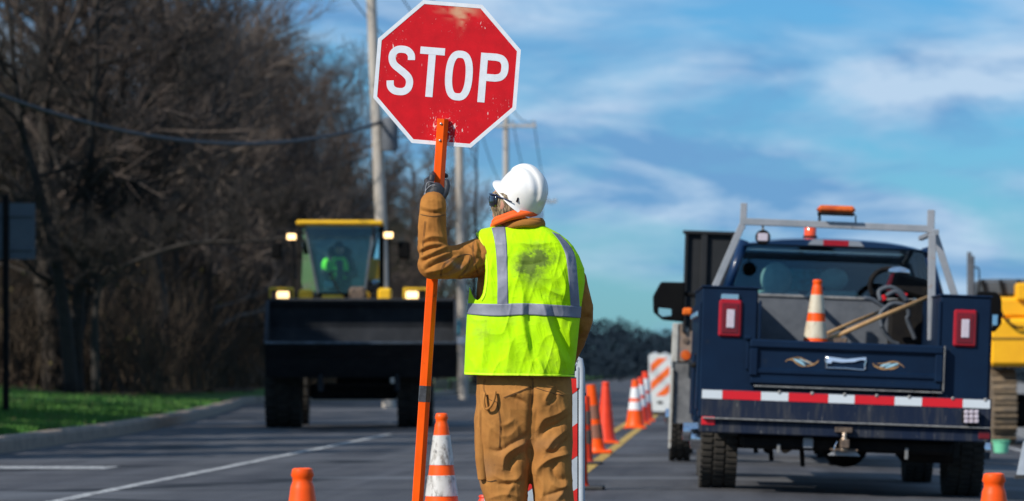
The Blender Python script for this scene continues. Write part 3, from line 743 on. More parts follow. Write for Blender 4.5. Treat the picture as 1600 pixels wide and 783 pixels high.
# ------------------------------------------------------------------ the stop paddle
M_red = mat('red_sign_sheeting', (.62,.003,.010), .55, col2=(.50,.002,.008), scale=14, spec=.25, alpha_attr=[('scuff', (.78,.62,.58)), ('grime', (.62,.38,.22))])
def add_attr_nodes(m):
    # scratches: fine thresholded noise, denser where the 'wear' attribute is high
    t = m.node_tree; b = t.nodes['Principled BSDF']; lk = t.links.new
    src = b.inputs['Base Color'].links[0].from_socket
    tc_ = t.nodes.new('ShaderNodeTexCoord'); at = t.nodes.new('ShaderNodeAttribute'); at.attribute_name = 'wear'
    for sc_, st, rot, off in ((55, (1,1,.28), .2, .0), (75, (1,1,.3), 1.1, 3.), (120, (1,1,1), 0, 7.)):
        mp = t.nodes.new('ShaderNodeMapping'); mp.inputs['Scale'].default_value = st; mp.inputs['Rotation'].default_value = (0, rot, 0); mp.inputs['Location'].default_value = (off,)*3; lk(tc_.outputs['Object'], mp.inputs[0])
        n_ = t.nodes.new('ShaderNodeTexNoise'); n_.inputs['Scale'].default_value = sc_; n_.inputs['Detail'].default_value = 4; n_.inputs['Roughness'].default_value = .62; lk(mp.outputs[0], n_.inputs[0])
        ad = t.nodes.new('ShaderNodeMath'); ad.operation = 'MULTIPLY_ADD'; ad.inputs[1].default_value = .22; lk(at.outputs['Fac'], ad.inputs[0]); lk(n_.outputs[0], ad.inputs[2])
        r = t.nodes.new('ShaderNodeValToRGB'); r.color_ramp.elements[0].position = .735; r.color_ramp.elements[1].position = .79; lk(ad.outputs[0], r.inputs[0])
        x = t.nodes.new('ShaderNodeMixRGB'); lk(r.outputs[0], x.inputs[0]); lk(src, x.inputs[1]); x.inputs[2].default_value = (.80,.60,.56,1); src = x.outputs[0]
    lk(src, b.inputs['Base Color'])
add_attr_nodes(M_red)
M_wsheet = mat('white_sign_sheeting', (.74,.76,.78), .4, col2=(.66,.68,.70), scale=25, dirt=[((.45,.38,.32), 45, .64, .72)])
M_alu = mat('aluminium_edge', (.45,.46,.48), .4, metal=.8)
M_opole = mat('orange_pole_plastic', (1.0,.115,.001), .5, col2=(.88,.09,.001), scale=8, dirt=[((.50,.07,.015), 30, .60, .72),((.25,.05,.02), 9, .66, .76)], spec=.2)
M_btape = mat('black_tape', (.03,.03,.033), .45, col2=(.07,.07,.075), scale=60)
M_bolt = mat('zinc_bolt', (.5,.48,.45), .4, metal=.9)
DS = 16.155; px2m = DS/F
sctr = W(698.5, 115.5, DS)
sp = thing('stop_sign_paddle', 'red octagonal STOP paddle on an orange pole held up by the worker', 'stop sign', (sctr.x-.39*0, DS, sctr.z))
SR = Matrix.Rotation(R(4.6), 4, 'Y')
def sgn_build(mb, name, m, parent=sp, smooth=False):
    o = mb.build(name, m, parent, smooth); o.data.transform(SR); return o
rad = 112.0/math.cos(R(22.5))*px2m
def octa(r, y, dens=None): return [(r*math.cos(R(22.5+45*k)), r*math.sin(R(22.5+45*k))) for k in range(8)]
# panel as a fine grid disc so wear can be stored on it
pn = MB(); vs = []; fs = []
ncell = 90; rr = 112*px2m
grid = {}
oc = octa(rad-.0002, 0)
pn.prism(oc, .0006, .0026); sgn_build(pn, 'sign_backing', M_alu)
rings = 60; vs = [(0,0,0)]; segn = 12
for i in range(1, rings+1):
    for k in range(8):
        a = Vector((oc[k][0], oc[k][1])); b = Vector((oc[(k+1) % 8][0], oc[(k+1) % 8][1]))
        for j in range(segn):
            p = a.lerp(b, j/segn)*(i/rings)*.992; vs.append((p.x, 0, p.y))
n8 = 8*segn
fs = [(0, 1+(k+1) % n8, 1+k) for k in range(n8)]
for i in range(rings-1):
    for k in range(n8): fs.append((1+i*n8+k, 1+i*n8+(k+1) % n8, 1+(i+1)*n8+(k+1) % n8, 1+(i+1)*n8+k))
me = bpy.data.meshes.new('sign_face'); me.from_pydata(vs, [], fs); c = coords(me)
X = c[:,0]/px2m; Z = c[:,2]/px2m
wear = .72*np.exp(-((X-2)/32)**2-((Z+88)/34)**2)+.35*np.exp(-((X+85)/30)**2-((Z-30)/70)**2)+.35*np.exp(-((X-85)/34)**2-((Z+45)/30)**2)+.3*np.exp(-((X-60)/30)**2-((Z-85)/25)**2)+.25*np.exp(-((X)/40)**2-((Z-60)/30)**2)+.10
me.attributes.new('wear', 'FLOAT', 'POINT').data.foreach_set('value', wear.astype(np.float32))
grime = np.clip(np.exp(-((X-12)/26)**2-((Z-100)/10)**2)*.8*(.6+vnoise(X*.12, Z*.2, 0.))+.5*np.exp(-((X-16)/5)**2-((Z-88)/16)**2)*(.7+vnoise(X*.3, Z*.3, 2.)), 0, .8)
me.attributes.new('grime', 'FLOAT', 'POINT').data.foreach_set('value', grime.astype(np.float32))
me.attributes.new('scuff', 'FLOAT', 'POINT').data.foreach_set('value', np.zeros(len(c), np.float32))
me.materials.append(M_red); o = link_mesh('sign_face', me, sp, False); me.transform(SR)
bo = MB(); vs = []; a8 = octa(rad*1.0, 0); b8 = octa(rad*.947, 0)
for r8, y_ in ((a8, 0.0003), (a8, -.0012), (b8, -.0012), (b8, 0.0003)):
    for p in r8: vs.append((p[0], y_, p[1]))
fs = [(i*8+k, i*8+(k+1) % 8, ((i+1) % 4)*8+(k+1) % 8, ((i+1) % 4)*8+k) for i in range(4) for k in range(8)]
bo.add(vs, fs); sgn_build(bo, 'sign_border', M_wsheet)
def ribbon(mb, pts, wd, closed=False, y0=-.0009, y1=.0002):
    P = [Vector(p) for p in pts]; n = len(P); Lft = []; Rgt = []
    for i in range(n):
        t = (P[(i+1) % n]-P[i-1]) if closed else (P[min(i+1, n-1)]-P[max(i-1, 0)]); t.normalize(); q = Vector((-t.y, t.x)); Lft.append(P[i]+q*wd/2); Rgt.append(P[i]-q*wd/2)
    vs = []
    for a, b in zip(Lft, Rgt): vs += [(a.x, y0, a.y), (b.x, y0, b.y), (b.x, y1, b.y), (a.x, y1, a.y)]
    fs = []
    for i in range(n if closed else n-1):
        j = (i+1) % n
        for k in range(4): fs.append((i*4+k, i*4+(k+1) % 4, j*4+(k+1) % 4, j*4+k))
    if not closed: fs += [(0,1,2,3), ((n-1)*4+3, (n-1)*4+2, (n-1)*4+1, (n-1)*4)]
    mb.add(vs, fs)
def V2(l, cx_, cz_): return [Vector(((x+cx_)*px2m, (z+cz_)*px2m)) for x, z in l]
SW = 11.2*px2m
def b2(P, n): return [(q.x, q.y) for q in bez([(a, b, 0) for a, b in P], n)]
ls = MB(); S = b2([(15.3,17.5),(14.2,25.5),(8.5,31.5),(0,33.2),(-8.5,31.5),(-14.3,25),(-14.8,16.5),(-11,8.5),(-2,1.8),(7,-4.5),(13,-10.5),(15.2,-18),(13.5,-26.5),(8,-31.8),(0,-33.2),(-8,-31.8),(-13.8,-26.2),(-15.3,-17)], 6)
ribbon(ls, V2(S, -72.5, -.4), SW); sgn_build(ls, 'letter', M_wsheet)
lt_ = MB(); ribbon(lt_, V2([(-19,33),(19.5,33)], -25.5, .8), SW); ribbon(lt_, V2([(0,27.6),(0,-39)], -25.5, .8), SW); sgn_build(lt_, 'letter', M_wsheet)
lo_ = MB(); ov = [(15.8*math.copysign(abs(math.cos(t))**.72, math.cos(t)), 33.4*math.copysign(abs(math.sin(t))**.86, math.sin(t))) for t in np.linspace(0, 2*math.pi, 64, endpoint=False)]
ribbon(lo_, V2(ov, 18.7, -1.2), SW, True); sgn_build(lo_, 'letter', M_wsheet)
lp_ = MB(); ribbon(lp_, V2([(-16,38.4),(-16,-39)], 72.2, -1), SW)
ribbon(lp_, V2([(-10.4,33)]+b2([(3,33),(11,31),(16,25),(17.2,17),(16,8.5),(11,2.6),(3,.4)], 6)+[(-10.4,.4)], 72.2, -1), SW); sgn_build(lp_, 'letter', M_wsheet)
# pole
pt = W(692.3, 186, DS-.022); pb_ = W(692.3-39.5*(947-187)/596., 945, DS-.022)
ax = (pb_-pt).normalized(); sd = Vector((1,0,0)); sd = (sd-ax*sd.dot(ax)).normalized(); fw = Vector((0,1,0))
prof = [(-.0235,-.010),(-.020,-.0165),(.0065,-.0165),(.0095,-.0135),(.0225,.008),(.0225,.016),(-.0235,.016)]
po = MB(); vs = []
for e_ in (pt, pb_):
    for a, b in prof: vs.append(e_+sd*a+fw*b-Vector(sp.location))
n = len(prof); po.add(vs, [tuple(range(n)), tuple(range(n, 2*n))[::-1]]+[(i, (i+1) % n, (i+1) % n+n, i+n) for i in range(n)]); po.build('pole', M_opole, sp)
def pole_pt(py, a=0., b=0.):
    t = (py-186)/(945-186.); return pt.lerp(pb_, t)+sd*a+fw*b-Vector(sp.location)
for y in (194, 220):
    m_ = MB(); q = pole_pt(y, -.006, -.0175); m_.lathe([(0,-.004),(.0045,-.0035),(.0055,0),(.0055,.003)], 12, 'y', q); m_.build('bolt', M_bolt, sp, True)
tp = MB(); vs = []
for y in (603, 628):
    for a, b in prof: vs.append(pole_pt(y, a*1.06, b*1.08-.0002))
tp.add(vs, [tuple(range(n)), tuple(range(n, 2*n))[::-1]]+[(i, (i+1) % n, (i+1) % n+n, i+n) for i in range(n)]); tp.build('grip_tape', M_btape, sp)

# ------------------------------------------------------------------ cones and barricades
M_cone = mat('orange_cone_pvc', (.98,.105,.003), .45, col2=(.86,.08,.003), scale=9, dirt=[((.40,.08,.02), 18, .62, .76)], spec=.3)
M_coner = mat('red_orange_cone_pvc', (.85,.045,.004), .5, col2=(.72,.035,.004), scale=9, dirt=[((.3,.04,.02), 20, .66, .76)])
M_cband = mat('dirty_white_band', (.62,.60,.56), .5, col2=(.50,.47,.42), scale=22, dirt=[((.22,.19,.16), 30, .50, .64), ((.04,.04,.04), 42, .60, .64)], stretch=(1,1,.45))
M_rub = mat('black_rubber', (.018,.018,.018), .7, col2=(.035,.033,.03), scale=12, bump=.2)
def cone(name, label, x, y, h=.71, rb=.125, rt=.029, bands=(), base=.36, cm=None, bmat=None, tilt=(0,0,0), collar=True, grp='traffic cones set out along the road', bandm=None, z=None):
    r = thing(name, label, 'traffic cone', (x, y, zr(x, y) if z is None else z), tilt, grp)
    cm = cm or M_cone
    def rad_(t): return rb+(rt-rb)*t
    mb = MB(); b0 = .035/h
    pr = [(rad_(0)+.018, .03), (rad_(0)+.004, .045)]
    pr += [(rad_(t), h*t) for t in (.10, .3, .5, .7, .9, .915)]
    if collar: pr += [(rad_(.93)-.004, h*.935), (rad_(.95)-.002, h*.955), (rad_(.95)+.003, h*.965), (rad_(1)+.003, h*.995), (rt-.004, h), (rt-.009, h-.01), (rt-.009, h*.8)]
    else: pr += [(rt, h), (rt-.008, h), (rt-.008, h*.8)]
    mb.lathe(pr, 36); mb.build('cone_body', cm, r, 50)
    for lo, hi in bands:
        q = MB(); q.lathe([(rad_(lo)+.0005, h*lo), (rad_(lo)+.0025, h*lo+.001), (rad_(hi)+.0025, h*hi-.001), (rad_(hi)+.0005, h*hi)], 36); q.build('reflective_band', bandm or M_cband, r, 50)
    q = MB(); q.box((0,0,.017), (base,base,.034), .012)
    for sx in (-1,1):
        for sy in (-1,1): q.box((sx*base*.42,sy*base*.42,.012), (base*.14,base*.14,.03), .006)
    q.build('cone_base', bmat or M_cone, r)
    return r
def at(px, gy, off=0):   # ground point from the pixel column and ground row
    d = F/(gy-VY); return ((px-VX)*d/F, d)
d = 20.6; cone('traffic_cone', 'orange cone with two scuffed white bands standing right beside the stop pole', (690-VX)*d/F, d, .765, .128, .028, [(.418,.564),(.636,.845)] , .38)
d = 12.25; cone('traffic_cone', 'plain orange cone tip nearest the camera at the lower left', (472.5-VX)*d/F, d, .685, .125, .029)
d = 12.2; cone('traffic_cone', 'plain orange cone in front of the truck at the lower right', (1553-VX)*d/F, d, .70, .125, .030, z=-.03)
d = 20.5; cone('traffic_cone', 'plain red orange cone mostly hidden behind the worker\'s left trouser leg', (757.5-VX)*d/F, d, .33, .12, .026, cm=M_coner)
d = 31.9; cone('traffic_cone', 'slim red cone on a black base just past the striped barricade', (903-VX)*d/F, d, .72, .085, .062, base=.44, cm=M_coner, bmat=M_rub, collar=False)
d = 40.3; cone('traffic_cone', 'grimy slim cone on a black base second beyond the barricade', (914-VX)*d/F, d, .72, .085, .05, [(.3,.5),(.58,.78)], .36, M_coner, M_rub, collar=False, bandm=mat('grimy_band', (.16,.10,.07), .7, col2=(.1,.08,.07), scale=20))
d = 45.5; cone('traffic_cone', 'leaning slim orange cone with grimy bands beyond the barricade', (933-VX)*d/F, d, .82, .10, .055, [(.22,.42),(.5,.70)], .36, M_cone, M_cone, (0,R(-5),0), False, bandm=mat('grimy_orange_band', (.30,.10,.05), .7, col2=(.2,.10,.07), scale=20))
d = 51.7; cone('traffic_cone', 'tall plain orange cone between the leaning cone and the banded one', (946.5-VX)*d/F, d, .83, .135, .045, cm=M_coner, base=.36, bmat=M_cone)
M_cw = mat('clean_white_band', (.70,.71,.72), .5)
d = 65; cone('traffic_cone', 'orange cone with two clean white bands on the yellow line', (992.5-VX)*d/F, d, .82, .16, .05, [(.38,.55),(.62,.84)], .38, bandm=M_cw)
d = 70; cone('traffic_cone', 'red cone half hidden behind the white banded cone', (1001-VX)*d/F, d, .85, .16, .05, [(.38,.55),(.62,.84)], .38, cm=M_coner, bandm=M_cw)
d = 74; cone('traffic_cone', 'red tipped banded cone beside the white channelizer panel', (1008.5-VX)*d/F, d, .95, .15, .06, [(.38,.56),(.62,.86)], .38, cm=M_coner, bandm=M_cw)

M_wpl = mat('white_barricade_plastic', (.42,.46,.50), .6, col2=(.33,.37,.41), scale=10, dirt=[((.25,.23,.2), 16, .62, .74)])
M_rstr = mat('red_stripe_sheeting', (.62,.02,.015), .4, col2=(.5,.015,.01), scale=10)
M_ostr = mat('orange_stripe_sheeting', (.85,.14,.015), .45)
M_bpan = mat('barricade_edge', (.015,.015,.018), .6)
def clip_band(x0, x1, z0, z1, c0, c1, slope):
    """polygon of c0 <= z - slope*x <= c1 inside the rectangle"""
    poly = [(x0,z0),(x1,z0),(x1,z1),(x0,z1)]
    for sgn, cc in ((1, c0), (-1, c1)):
        o = []
        for i in range(len(poly)):
            p, q = poly[i], poly[(i+1) % len(poly)]
            fp = sgn*(p[1]-slope*p[0]-cc); fq = sgn*(q[1]-slope*q[0]-cc)
            if fp >= 0: o.append(p)
            if (fp >= 0) != (fq >= 0):
                t = fp/(fp-fq); o.append((p[0]+(q[0]-p[0])*t, p[1]+(q[1]-p[1])*t))
        poly = o
        if len(poly) < 3: return None
    return poly
# folding barricade behind the worker's legs
d = 17.7; s_ = F/d; bx0 = (757-VX)/s_; bx1 = (913-VX)/s_
br = thing('striped_barricade', 'white framed barricade with red and white diagonal stripes behind the worker\'s legs', 'barricade', ((bx0+bx1)/2, d, 0))
hw = (bx1-bx0)/2; ztop = 1-(556-VY)/s_
for k, off in enumerate((0., .42)):
    hw = (bx1-bx0)/2-(.022 if k else 0); ztop = 1-(556-VY)/s_-(.02 if k else 0)
    mb = MB(); y_ = off
    fr = bez([(-hw+.012,y_+.05*k,.0),(-hw+.012,y_,.5),(-hw+.012,y_-.0,ztop-.06)], 4)+bez([(-hw+.02,y_,ztop-.02),(-hw+.06,y_,ztop-.008)], 3)+bez([(hw-.06,y_,ztop-.008),(hw-.02,y_,ztop-.02)], 3)+bez([(hw-.012,y_,ztop-.06),(hw-.012,y_,.5),(hw-.012,y_+.05*k,.0)], 4)
    mb.tube(fr, .0145, 10); mb.box((hw-.03,y_,ztop-.10), (.012,.03,.10), .003)
    mb.build('frame', M_wpl, br, 40)
    if k == 0:
        p0, p1, q0, q1 = -hw+.03, hw-.032, .10, ztop-.105
        m_ = MB(); m_.box(((p0+p1)/2, y_+.004, (q0+q1)/2), (p1-p0+.012, .006, q1-q0+.012)); m_.build('panel', M_bpan, br)
        m_ = MB(); m_.box(((p0+p1)/2, y_-.002, (q0+q1)/2), (p1-p0, .004, q1-q0)); m_.build('panel_face', M_wpl, br)
        per = .205; zc = .0
        zt_edge = 1-(610-VY)/s_-p1*.72   # top edge of first red stripe bottom at right side
        cc = q1-.72*p1-.055
        st_w = .150; c_ = cc
        while c_ > q0-.72*p1-.4:
            pl_ = clip_band(p0, p1, q0, q1, c_-0.0, c_+st_w, .72)
            if pl_:
                m_ = MB(); m_.prism(pl_, y_-.0055, y_-.0042); m_.build('stripe', M_rstr, br)
            c_ -= .30
hw = (bx1-bx0)/2; hg = MB(); hg.box((hw-.012,.2,ztop-.16), (.012,.42,.012)); hg.build('hinge_strap', M_dark, br); hg = MB(); hg.box((-hw+.012,.2,ztop-.16), (.012,.42,.012)); hg.build('hinge_strap', M_dark, br)

# upright channelizer panel in the distance
d = 84; s_ = F/d; w_ = 36/s_; x_ = (1031.5-VX)/s_; zt = 1-(553-VY)/s_
cp = thing('channelizer_panel', 'white upright channelizer with orange diagonal stripes beyond the cones', 'barricade', (x_, d, zr(x_)))
M_wp2 = mat('pale_channelizer_plastic', (.68,.70,.68), .5, col2=(.58,.60,.58), scale=6)
m_ = MB(); m_.prism([(-w_/2,.30),(-w_/2+.04,.10),(-w_/2+.12,.08),(w_/2-.12,.08),(w_/2-.04,.10),(w_/2,.30),(w_/2,zt-.03),(w_/2-.05,zt),(-w_/2+.05,zt),(-w_/2,zt-.03)], -.03, .03); m_.build('panel', M_wp2, cp)
for c0 in (-.02, .37, .76):
    pl_ = clip_band(-w_/2+.05, w_/2-.05, .42, zt-.09, c0+.34, c0+.53, .9)
    if pl_: m_ = MB(); m_.prism(pl_, -.034, -.031); m_.build('stripe', M_ostr, cp)
m_ = MB(); m_.box((0,-.033,.27), (.12,.01,.06), .004); m_.build('hand_hole', M_dark, cp)
m_ = MB(); m_.box((0,0,.04), (.42,.36,.08), .02); m_.build('panel_base', M_rub, cp)
for q in (-1,1): m_ = MB(); m_.box((q*.11,0,zt+.01), (.10,.05,.05), .012); m_.build('lamp_mount', M_wpl, cp)

# ------------------------------------------------------------------ vehicle helpers
def local_probe(root):
    M = Matrix.LocRotScale(root.location, root.rotation_euler, None).inverted(); o = M @ Vector((0,0,1)); R3 = M.to_3x3()
    def q(px, py, y):
        d = R3 @ Vector(((px-VX)/F, 1, -(py-VY)/F)); t = (y-o.y)/d.y; return o+d*t
    return q
def part(mb, name, m, root, smooth=False, label=None):
    o = mb.build(name, m, root, smooth)
    if label: o['label'] = label
    return o
def quadbox(mb, q, x0, y0, x1, y1, ya, yb, r=0.):
    """box covering the photo rectangle x0..x1, y0..y1 on its near face (local depth ya), running back to yb"""
    a = q((x0+x1)/2, y0, ya); b = q((x0+x1)/2, y1, ya); c_ = q(x0, (y0+y1)/2, ya); d = q(x1, (y0+y1)/2, ya)
    mb.box(((c_.x+d.x)/2, (ya+yb)/2, (a.z+b.z)/2), (d.x-c_.x, yb-ya, a.z-b.z), r)
_tyre_cache = {}
def wheel(root, c, rad, wd, m_t, m_r, side, nl=44, hub=True, dish=.04):
    key = (rad, wd, side)
    w_ = thing_part('wheel', root, c)
    if key not in _tyre_cache:
        t = MB(); h = wd/2; rr = rad*.58
        t.lathe([(rr,-h*.75),(rad*.75,-h),(rad*.93,-h*.97),(rad*.975,-h*.86),(rad*.98,0),(rad*.975,h*.86),(rad*.93,h*.97),(rad*.75,h),(rr,h*.75)], 64, 'x', closed=True)
        for k in range(nl):
            for j, (xo, ww) in enumerate(((-.34,.30),(0,.28),(.34,.30))):
                a = 2*math.pi*(k+(.5 if j == 1 else 0))/nl; ln = 2*math.pi*rad/nl
                p = (xo*wd, math.cos(a)*rad*.985, math.sin(a)*rad*.985)
                t.box(p, (ww*wd, .022*rad/.4+.004, ln*.66), .003, (a+math.pi/2-math.pi/2, 0, 0))
        o = t.build('tyre', m_t, w_, 30)
        q = MB(); s_ = side
        q.lathe([(rr+.004,-h*.72),(rr-.012,-h*.72),(rr-.02,0),(rr-.012,h*.72),(rr+.004,h*.72)], 40, 'x')
        q.lathe([(rr-.015, s_*h*.35),(rr*.8, s_*h*.2),(rr*.5, s_*h*.62),(.09, s_*h*.66),(.085, s_*(h+dish)),(.0, s_*(h+dish+.015))], 40, 'x')
        for k in range(10):
            a = 2*math.pi*k/10; q.tube([(s_*h*.6, math.cos(a)*.14, math.sin(a)*.14),(s_*(h*.66+.05), math.cos(a)*.14, math.sin(a)*.14)], .014, 8)
        o2 = q.build('rim', m_r, w_, 40)
        _tyre_cache[key] = (o.data, o2.data)
    else:
        for nm, me in zip(('tyre', 'rim'), _tyre_cache[key]):
            o = bpy.data.objects.new(nm, me); C.objects.link(o); o.parent = w_
    return w_
def thing_part(name, root, loc):
    o = bpy.data.objects.new(name, None); C.objects.link(o); o.parent = root; o.location = loc; o.empty_display_size = .1; return o

M_navy = mat('navy_truck_paint', (.0018,.010,.030), .5, col2=(.0025,.014,.039), scale=3, dirt=[((.02,.024,.03), 7, .62, .8)], coat=.04, spec=.18)
M_navyd = mat('dusty_navy_paint', (.005,.013,.036), .7, col2=(.016,.022,.038), scale=4, dirt=[((.07,.068,.066), 5, .50, .74), ((.3,.28,.25), 24, .62, .72)], stretch=(2.2,1,.25), spec=.15)
M_blue = mat('blue_cab_paint', (.003,.018,.06), .3, coat=.45, spec=.3)
M_worn = mat('worn_steel_edge', (.30,.29,.27), .5, metal=.3, col2=(.15,.15,.15), scale=20)
M_grey = mat('grey_painted_steel', (.23,.25,.27), .5, col2=(.29,.30,.32), scale=8, dirt=[((.12,.10,.08), 14, .62, .74)])
M_bed = mat('grey_bed_liner', (.075,.085,.10), .8, col2=(.11,.12,.135), scale=6, dirt=[((.25,.22,.19), 9, .62, .78), ((.04,.04,.045), 22, .62, .74)])
M_chas = mat('chassis_black', (.006,.006,.007), .8, col2=(.014,.012,.010), scale=9, spec=.15)
M_tyre = mat('dusty_tyre_rubber', (.018,.0165,.015), .95, col2=(.042,.036,.028), scale=9, bump=.3)
M_chrome = mat('chrome', (.75,.76,.78), .12, metal=1.)
M_redl = mat('red_lamp_plastic', (.36,.002,.010), .3, col2=(.28,.002,.008), scale=30, coat=.25)
M_redd = mat('dark_red_lens', (.13,.002,.006), .3, coat=.3)
M_whitel = mat('clear_lamp_lens', (.55,.48,.54), .15, col2=(.5,.42,.45), scale=60, coat=.6)
M_amber = mat('amber_lens', (.75,.14,.004), .35, col2=(.45,.06,.002), scale=14, coat=.3)
M_glass = glass('tinted_cab_glass', (.69,.81,.82), .016)
M_seat = mat('grey_green_seat', (.58,.64,.54), .9, col2=(.42,.48,.42), scale=12, bump=.4, bscale=60)
M_rtape = mat('red_conspicuity_tape', (.62,.006,.014), .45, dirt=[((.2,.05,.05), 26, .64, .74)])
M_wtape = mat('white_conspicuity_tape', (.60,.64,.66), .45, dirt=[((.25,.25,.26), 26, .64, .74)])
M_teal = mat('teal_window_brightness', (.03,.42,.45), .8, col2=(.02,.18,.20), scale=22)
M_steelr = mat('rusty_steel', (.22,.15,.10), .6, metal=.4, col2=(.08,.06,.05), scale=25)
M_mirror = mat('mirror_glass', (.75,.8,.85), .03, metal=1.)
M_goldd = mat('gold_decal', (.36,.20,.08), .6); M_skyd = mat('light_blue_decal', (.30,.52,.62), .6)
M_hose = mat('grey_rubber_hose', (.055,.066,.078), .6, col2=(.08,.09,.105), scale=20)
M_wood = mat('wooden_handle', (.46,.28,.12), .6, col2=(.38,.21,.08), scale=20, stretch=(1,1,1))
M_redp = mat('red_machine_paint', (.60,.01,.015), .35)

# ------------------------------------------------------------------ service truck
tr = thing('service_truck', 'navy utility service truck seen from behind with a steel rack', 'truck', (1.075, 31.5, -.04), (0, R(2.1), R(1.6)))
q = local_probe(tr)
xl_o, xl_i = q(1097,480,0).x, q(1184,480,0).x; xr_i, xr_o = q(1470,480,0).x, q(1549,480,0).x
ztopb = (q(1140,451,0).z+q(1510,462,0).z)/2; zt0 = q(1100,607,0).z
for s_, xo, xi in ((-1, xl_o, xl_i), (1, xr_o, xr_i)):
    m_ = MB(); a, b = min(xo, xi), max(xo, xi); cxm = (a+b)/2; w_ = b-a
    m_.box((cxm,1.565,(ztopb+.98)/2), (w_,2.07,ztopb-.98), .012)
    m_.box((cxm,.27,(ztopb+.60)/2), (w_,.54,ztopb-.60), .012); m_.box((cxm,2.1,.76), (w_,.98,.438), .01)
    part(m_, 'side_box', M_navy, tr)
    m_ = MB(); m_.box((cxm,1.3,ztopb+.004), (w_+.02,2.63,.018), .006); part(m_, 'box_lid', M_navy, tr)
    for (y0, y1, z0, z1) in ((.06,.62,.66,1.55),(.70,1.62,1.12,1.55),(1.70,2.54,.60,1.55)):
        m_ = MB(); m_.box((xo+s_*.008,(y0+y1)/2,(z0+z1)/2), (.022,y1-y0,z1-z0), .008); dr = part(m_, 'compartment_door', M_navy, tr)
        m_ = MB(); m_.box((xo+s_*.03,(y0+y1)/2,z1-.1), (.03,.13,.05), .01); o = m_.build('door_handle', M_chrome, dr)
    m_ = MB(); m_.box((xo+s_*.015,1.08,1.03), (.07,1.02,.05), .02); part(m_, 'fender_trim', M_chas, tr)
# rear seams on the boxes
for px0 in (1186, 1467):
    m_ = MB(); p0 = q(px0,470,-.004); p1 = q(px0,606,-.004); m_.box(((p0.x+p1.x)/2,-.006,(p0.z+p1.z)/2), (.022,.012,p0.z-p1.z), .004); part(m_, 'corner_bead', M_navy, tr)
# bed
m_ = MB(); m_.box(((xl_i+xr_i)/2,1.3,1.06), (xr_i-xl_i-.004,2.58,.04)); part(m_, 'bed_floor', M_bed, tr)
hb0 = q(1187,463,2.35); hb1 = q(1440,463,2.35)
m_ = MB(); m_.box(((xl_i+hb1.x)/2,2.36,(hb0.z+1.08)/2), (hb1.x-xl_i-.004,.03,hb0.z-1.08), .004); part(m_, 'headboard', M_bed, tr)
m_ = MB(); m_.box(((xl_i+hb1.x)/2,2.355,hb0.z+.012), (hb1.x-xl_i-.004,.05,.028), .006); part(m_, 'headboard_rail', M_worn, tr)
# tailgate
g0 = q(1172,529.5,-.02); g1 = q(1475,541,-.02); g2 = q(1172,602,-.02); tgx0, tgx1 = g0.x, g1.x; tz1 = (g0.z+g1.z)/2; tz0 = (q(1172,598,0).z+q(1475,614,0).z)/2
tg = thing_part('tailgate', tr, (0,0,0))
m_ = MB(); cxm = (tgx0+tgx1)/2; w_ = tgx1-tgx0; hh = tz1-tz0
m_.box((cxm,-.02,(tz1+tz0)/2), (w_-.01,.03,hh-.02)); 
m_.box((cxm,-.045,tz1-.035), (w_,.05,.07), .012); m_.box((cxm,-.03,tz0+.035), (w_-.03,.035,.05), .008)
m_.box((tgx0+.035,-.042,(tz1+tz0)/2), (.07,.045,hh-.142), .01); m_.box((tgx1-.035,-.042,(tz1+tz0)/2), (.07,.045,hh-.142), .01)
m_.prism([(-.036,tz0+.14),(-.052,tz0+.128),(-.052,tz0+.10),(-.036,tz0+.085)], tgx0+.07, tgx1-.07, 'x')
part(m_, 'gate_panel', M_navy, tg)
m_ = MB(); m_.box((cxm+.02,-.062,tz0-.012), (w_-.05,.085,.012), .003); part(m_, 'gate_sill', M_worn, tr)
m_ = MB(); m_.box((tgx1+.004,-.05,(tz1+tz0)/2), (.008,.05,hh), .002); part(m_, 'gate_edge', M_worn, tg)
m_ = MB(); m_.box((tgx0-.02,-.04,tz1+.01), (.06,.05,.03), .008); m_.box((tgx0-.015,-.02,tz1-.12), (.03,.03,.26), .005); part(m_, 'gate_latch', M_navy, tg)
# badge and decals
def dec(name, pts, wd, m, y=-.0385):
    P = [q(a, b, y) for a, b in pts]; P = bez(P, 6); mb = MB(); n = len(P); vs = []
    for i in range(n):
        t = (P[min(i+1,n-1)]-P[max(i-1,0)]); t.y = 0; t.normalize(); nn = Vector((-t.z,0,t.x)); ww = wd*(.25+.75*math.sin(math.pi*min(max(i/(n-1),.03),.97)))
        for e_ in (nn*ww/2, -nn*ww/2): 
            p = P[i]+e_; vs.append((p.x, y, p.z))
    mb.add(vs, [(2*i, 2*i+1, 2*i+3, 2*i+2) for i in range(n-1)]); o = mb.build(name, m, tg, fix=False); return o
X0, Y0 = 1170, 520; sx_, sy_ = 320/1600., 100/500.
def ZP(L_): return [(X0+a*sx_, Y0+b*sy_) for a, b in L_]
for L_ in ([(285,225),(310,210),(345,212),(370,235),(410,258),(460,262)], [(320,205),(380,192),(420,205),(470,230),(510,242),(548,212)], [(345,195),(400,195),(440,215)], [(440,262),(500,250),(545,225)]):
    dec('swirl_decal', ZP(L_), .012, M_goldd)
for L_ in ([(350,205),(395,225),(440,256)], [(395,205),(450,222),(500,246)]): dec('swirl_decal', ZP(L_), .020, M_skyd, -.0382)
for L_ in ([(968,235),(985,262),(1040,282),(1085,282),(1140,262)], [(1000,240),(1060,240),(1110,228),(1160,232),(1215,268)], [(1085,285),(1130,280),(1175,258)], [(975,250),(1010,268),(1060,268)]):
    dec('swirl_decal', ZP(L_), .012, M_goldd)
for L_ in ([(1015,270),(1065,250),(1110,236)], [(1065,276),(1115,256),(1170,240)]): dec('swirl_decal', ZP(L_), .020, M_skyd, -.0382)
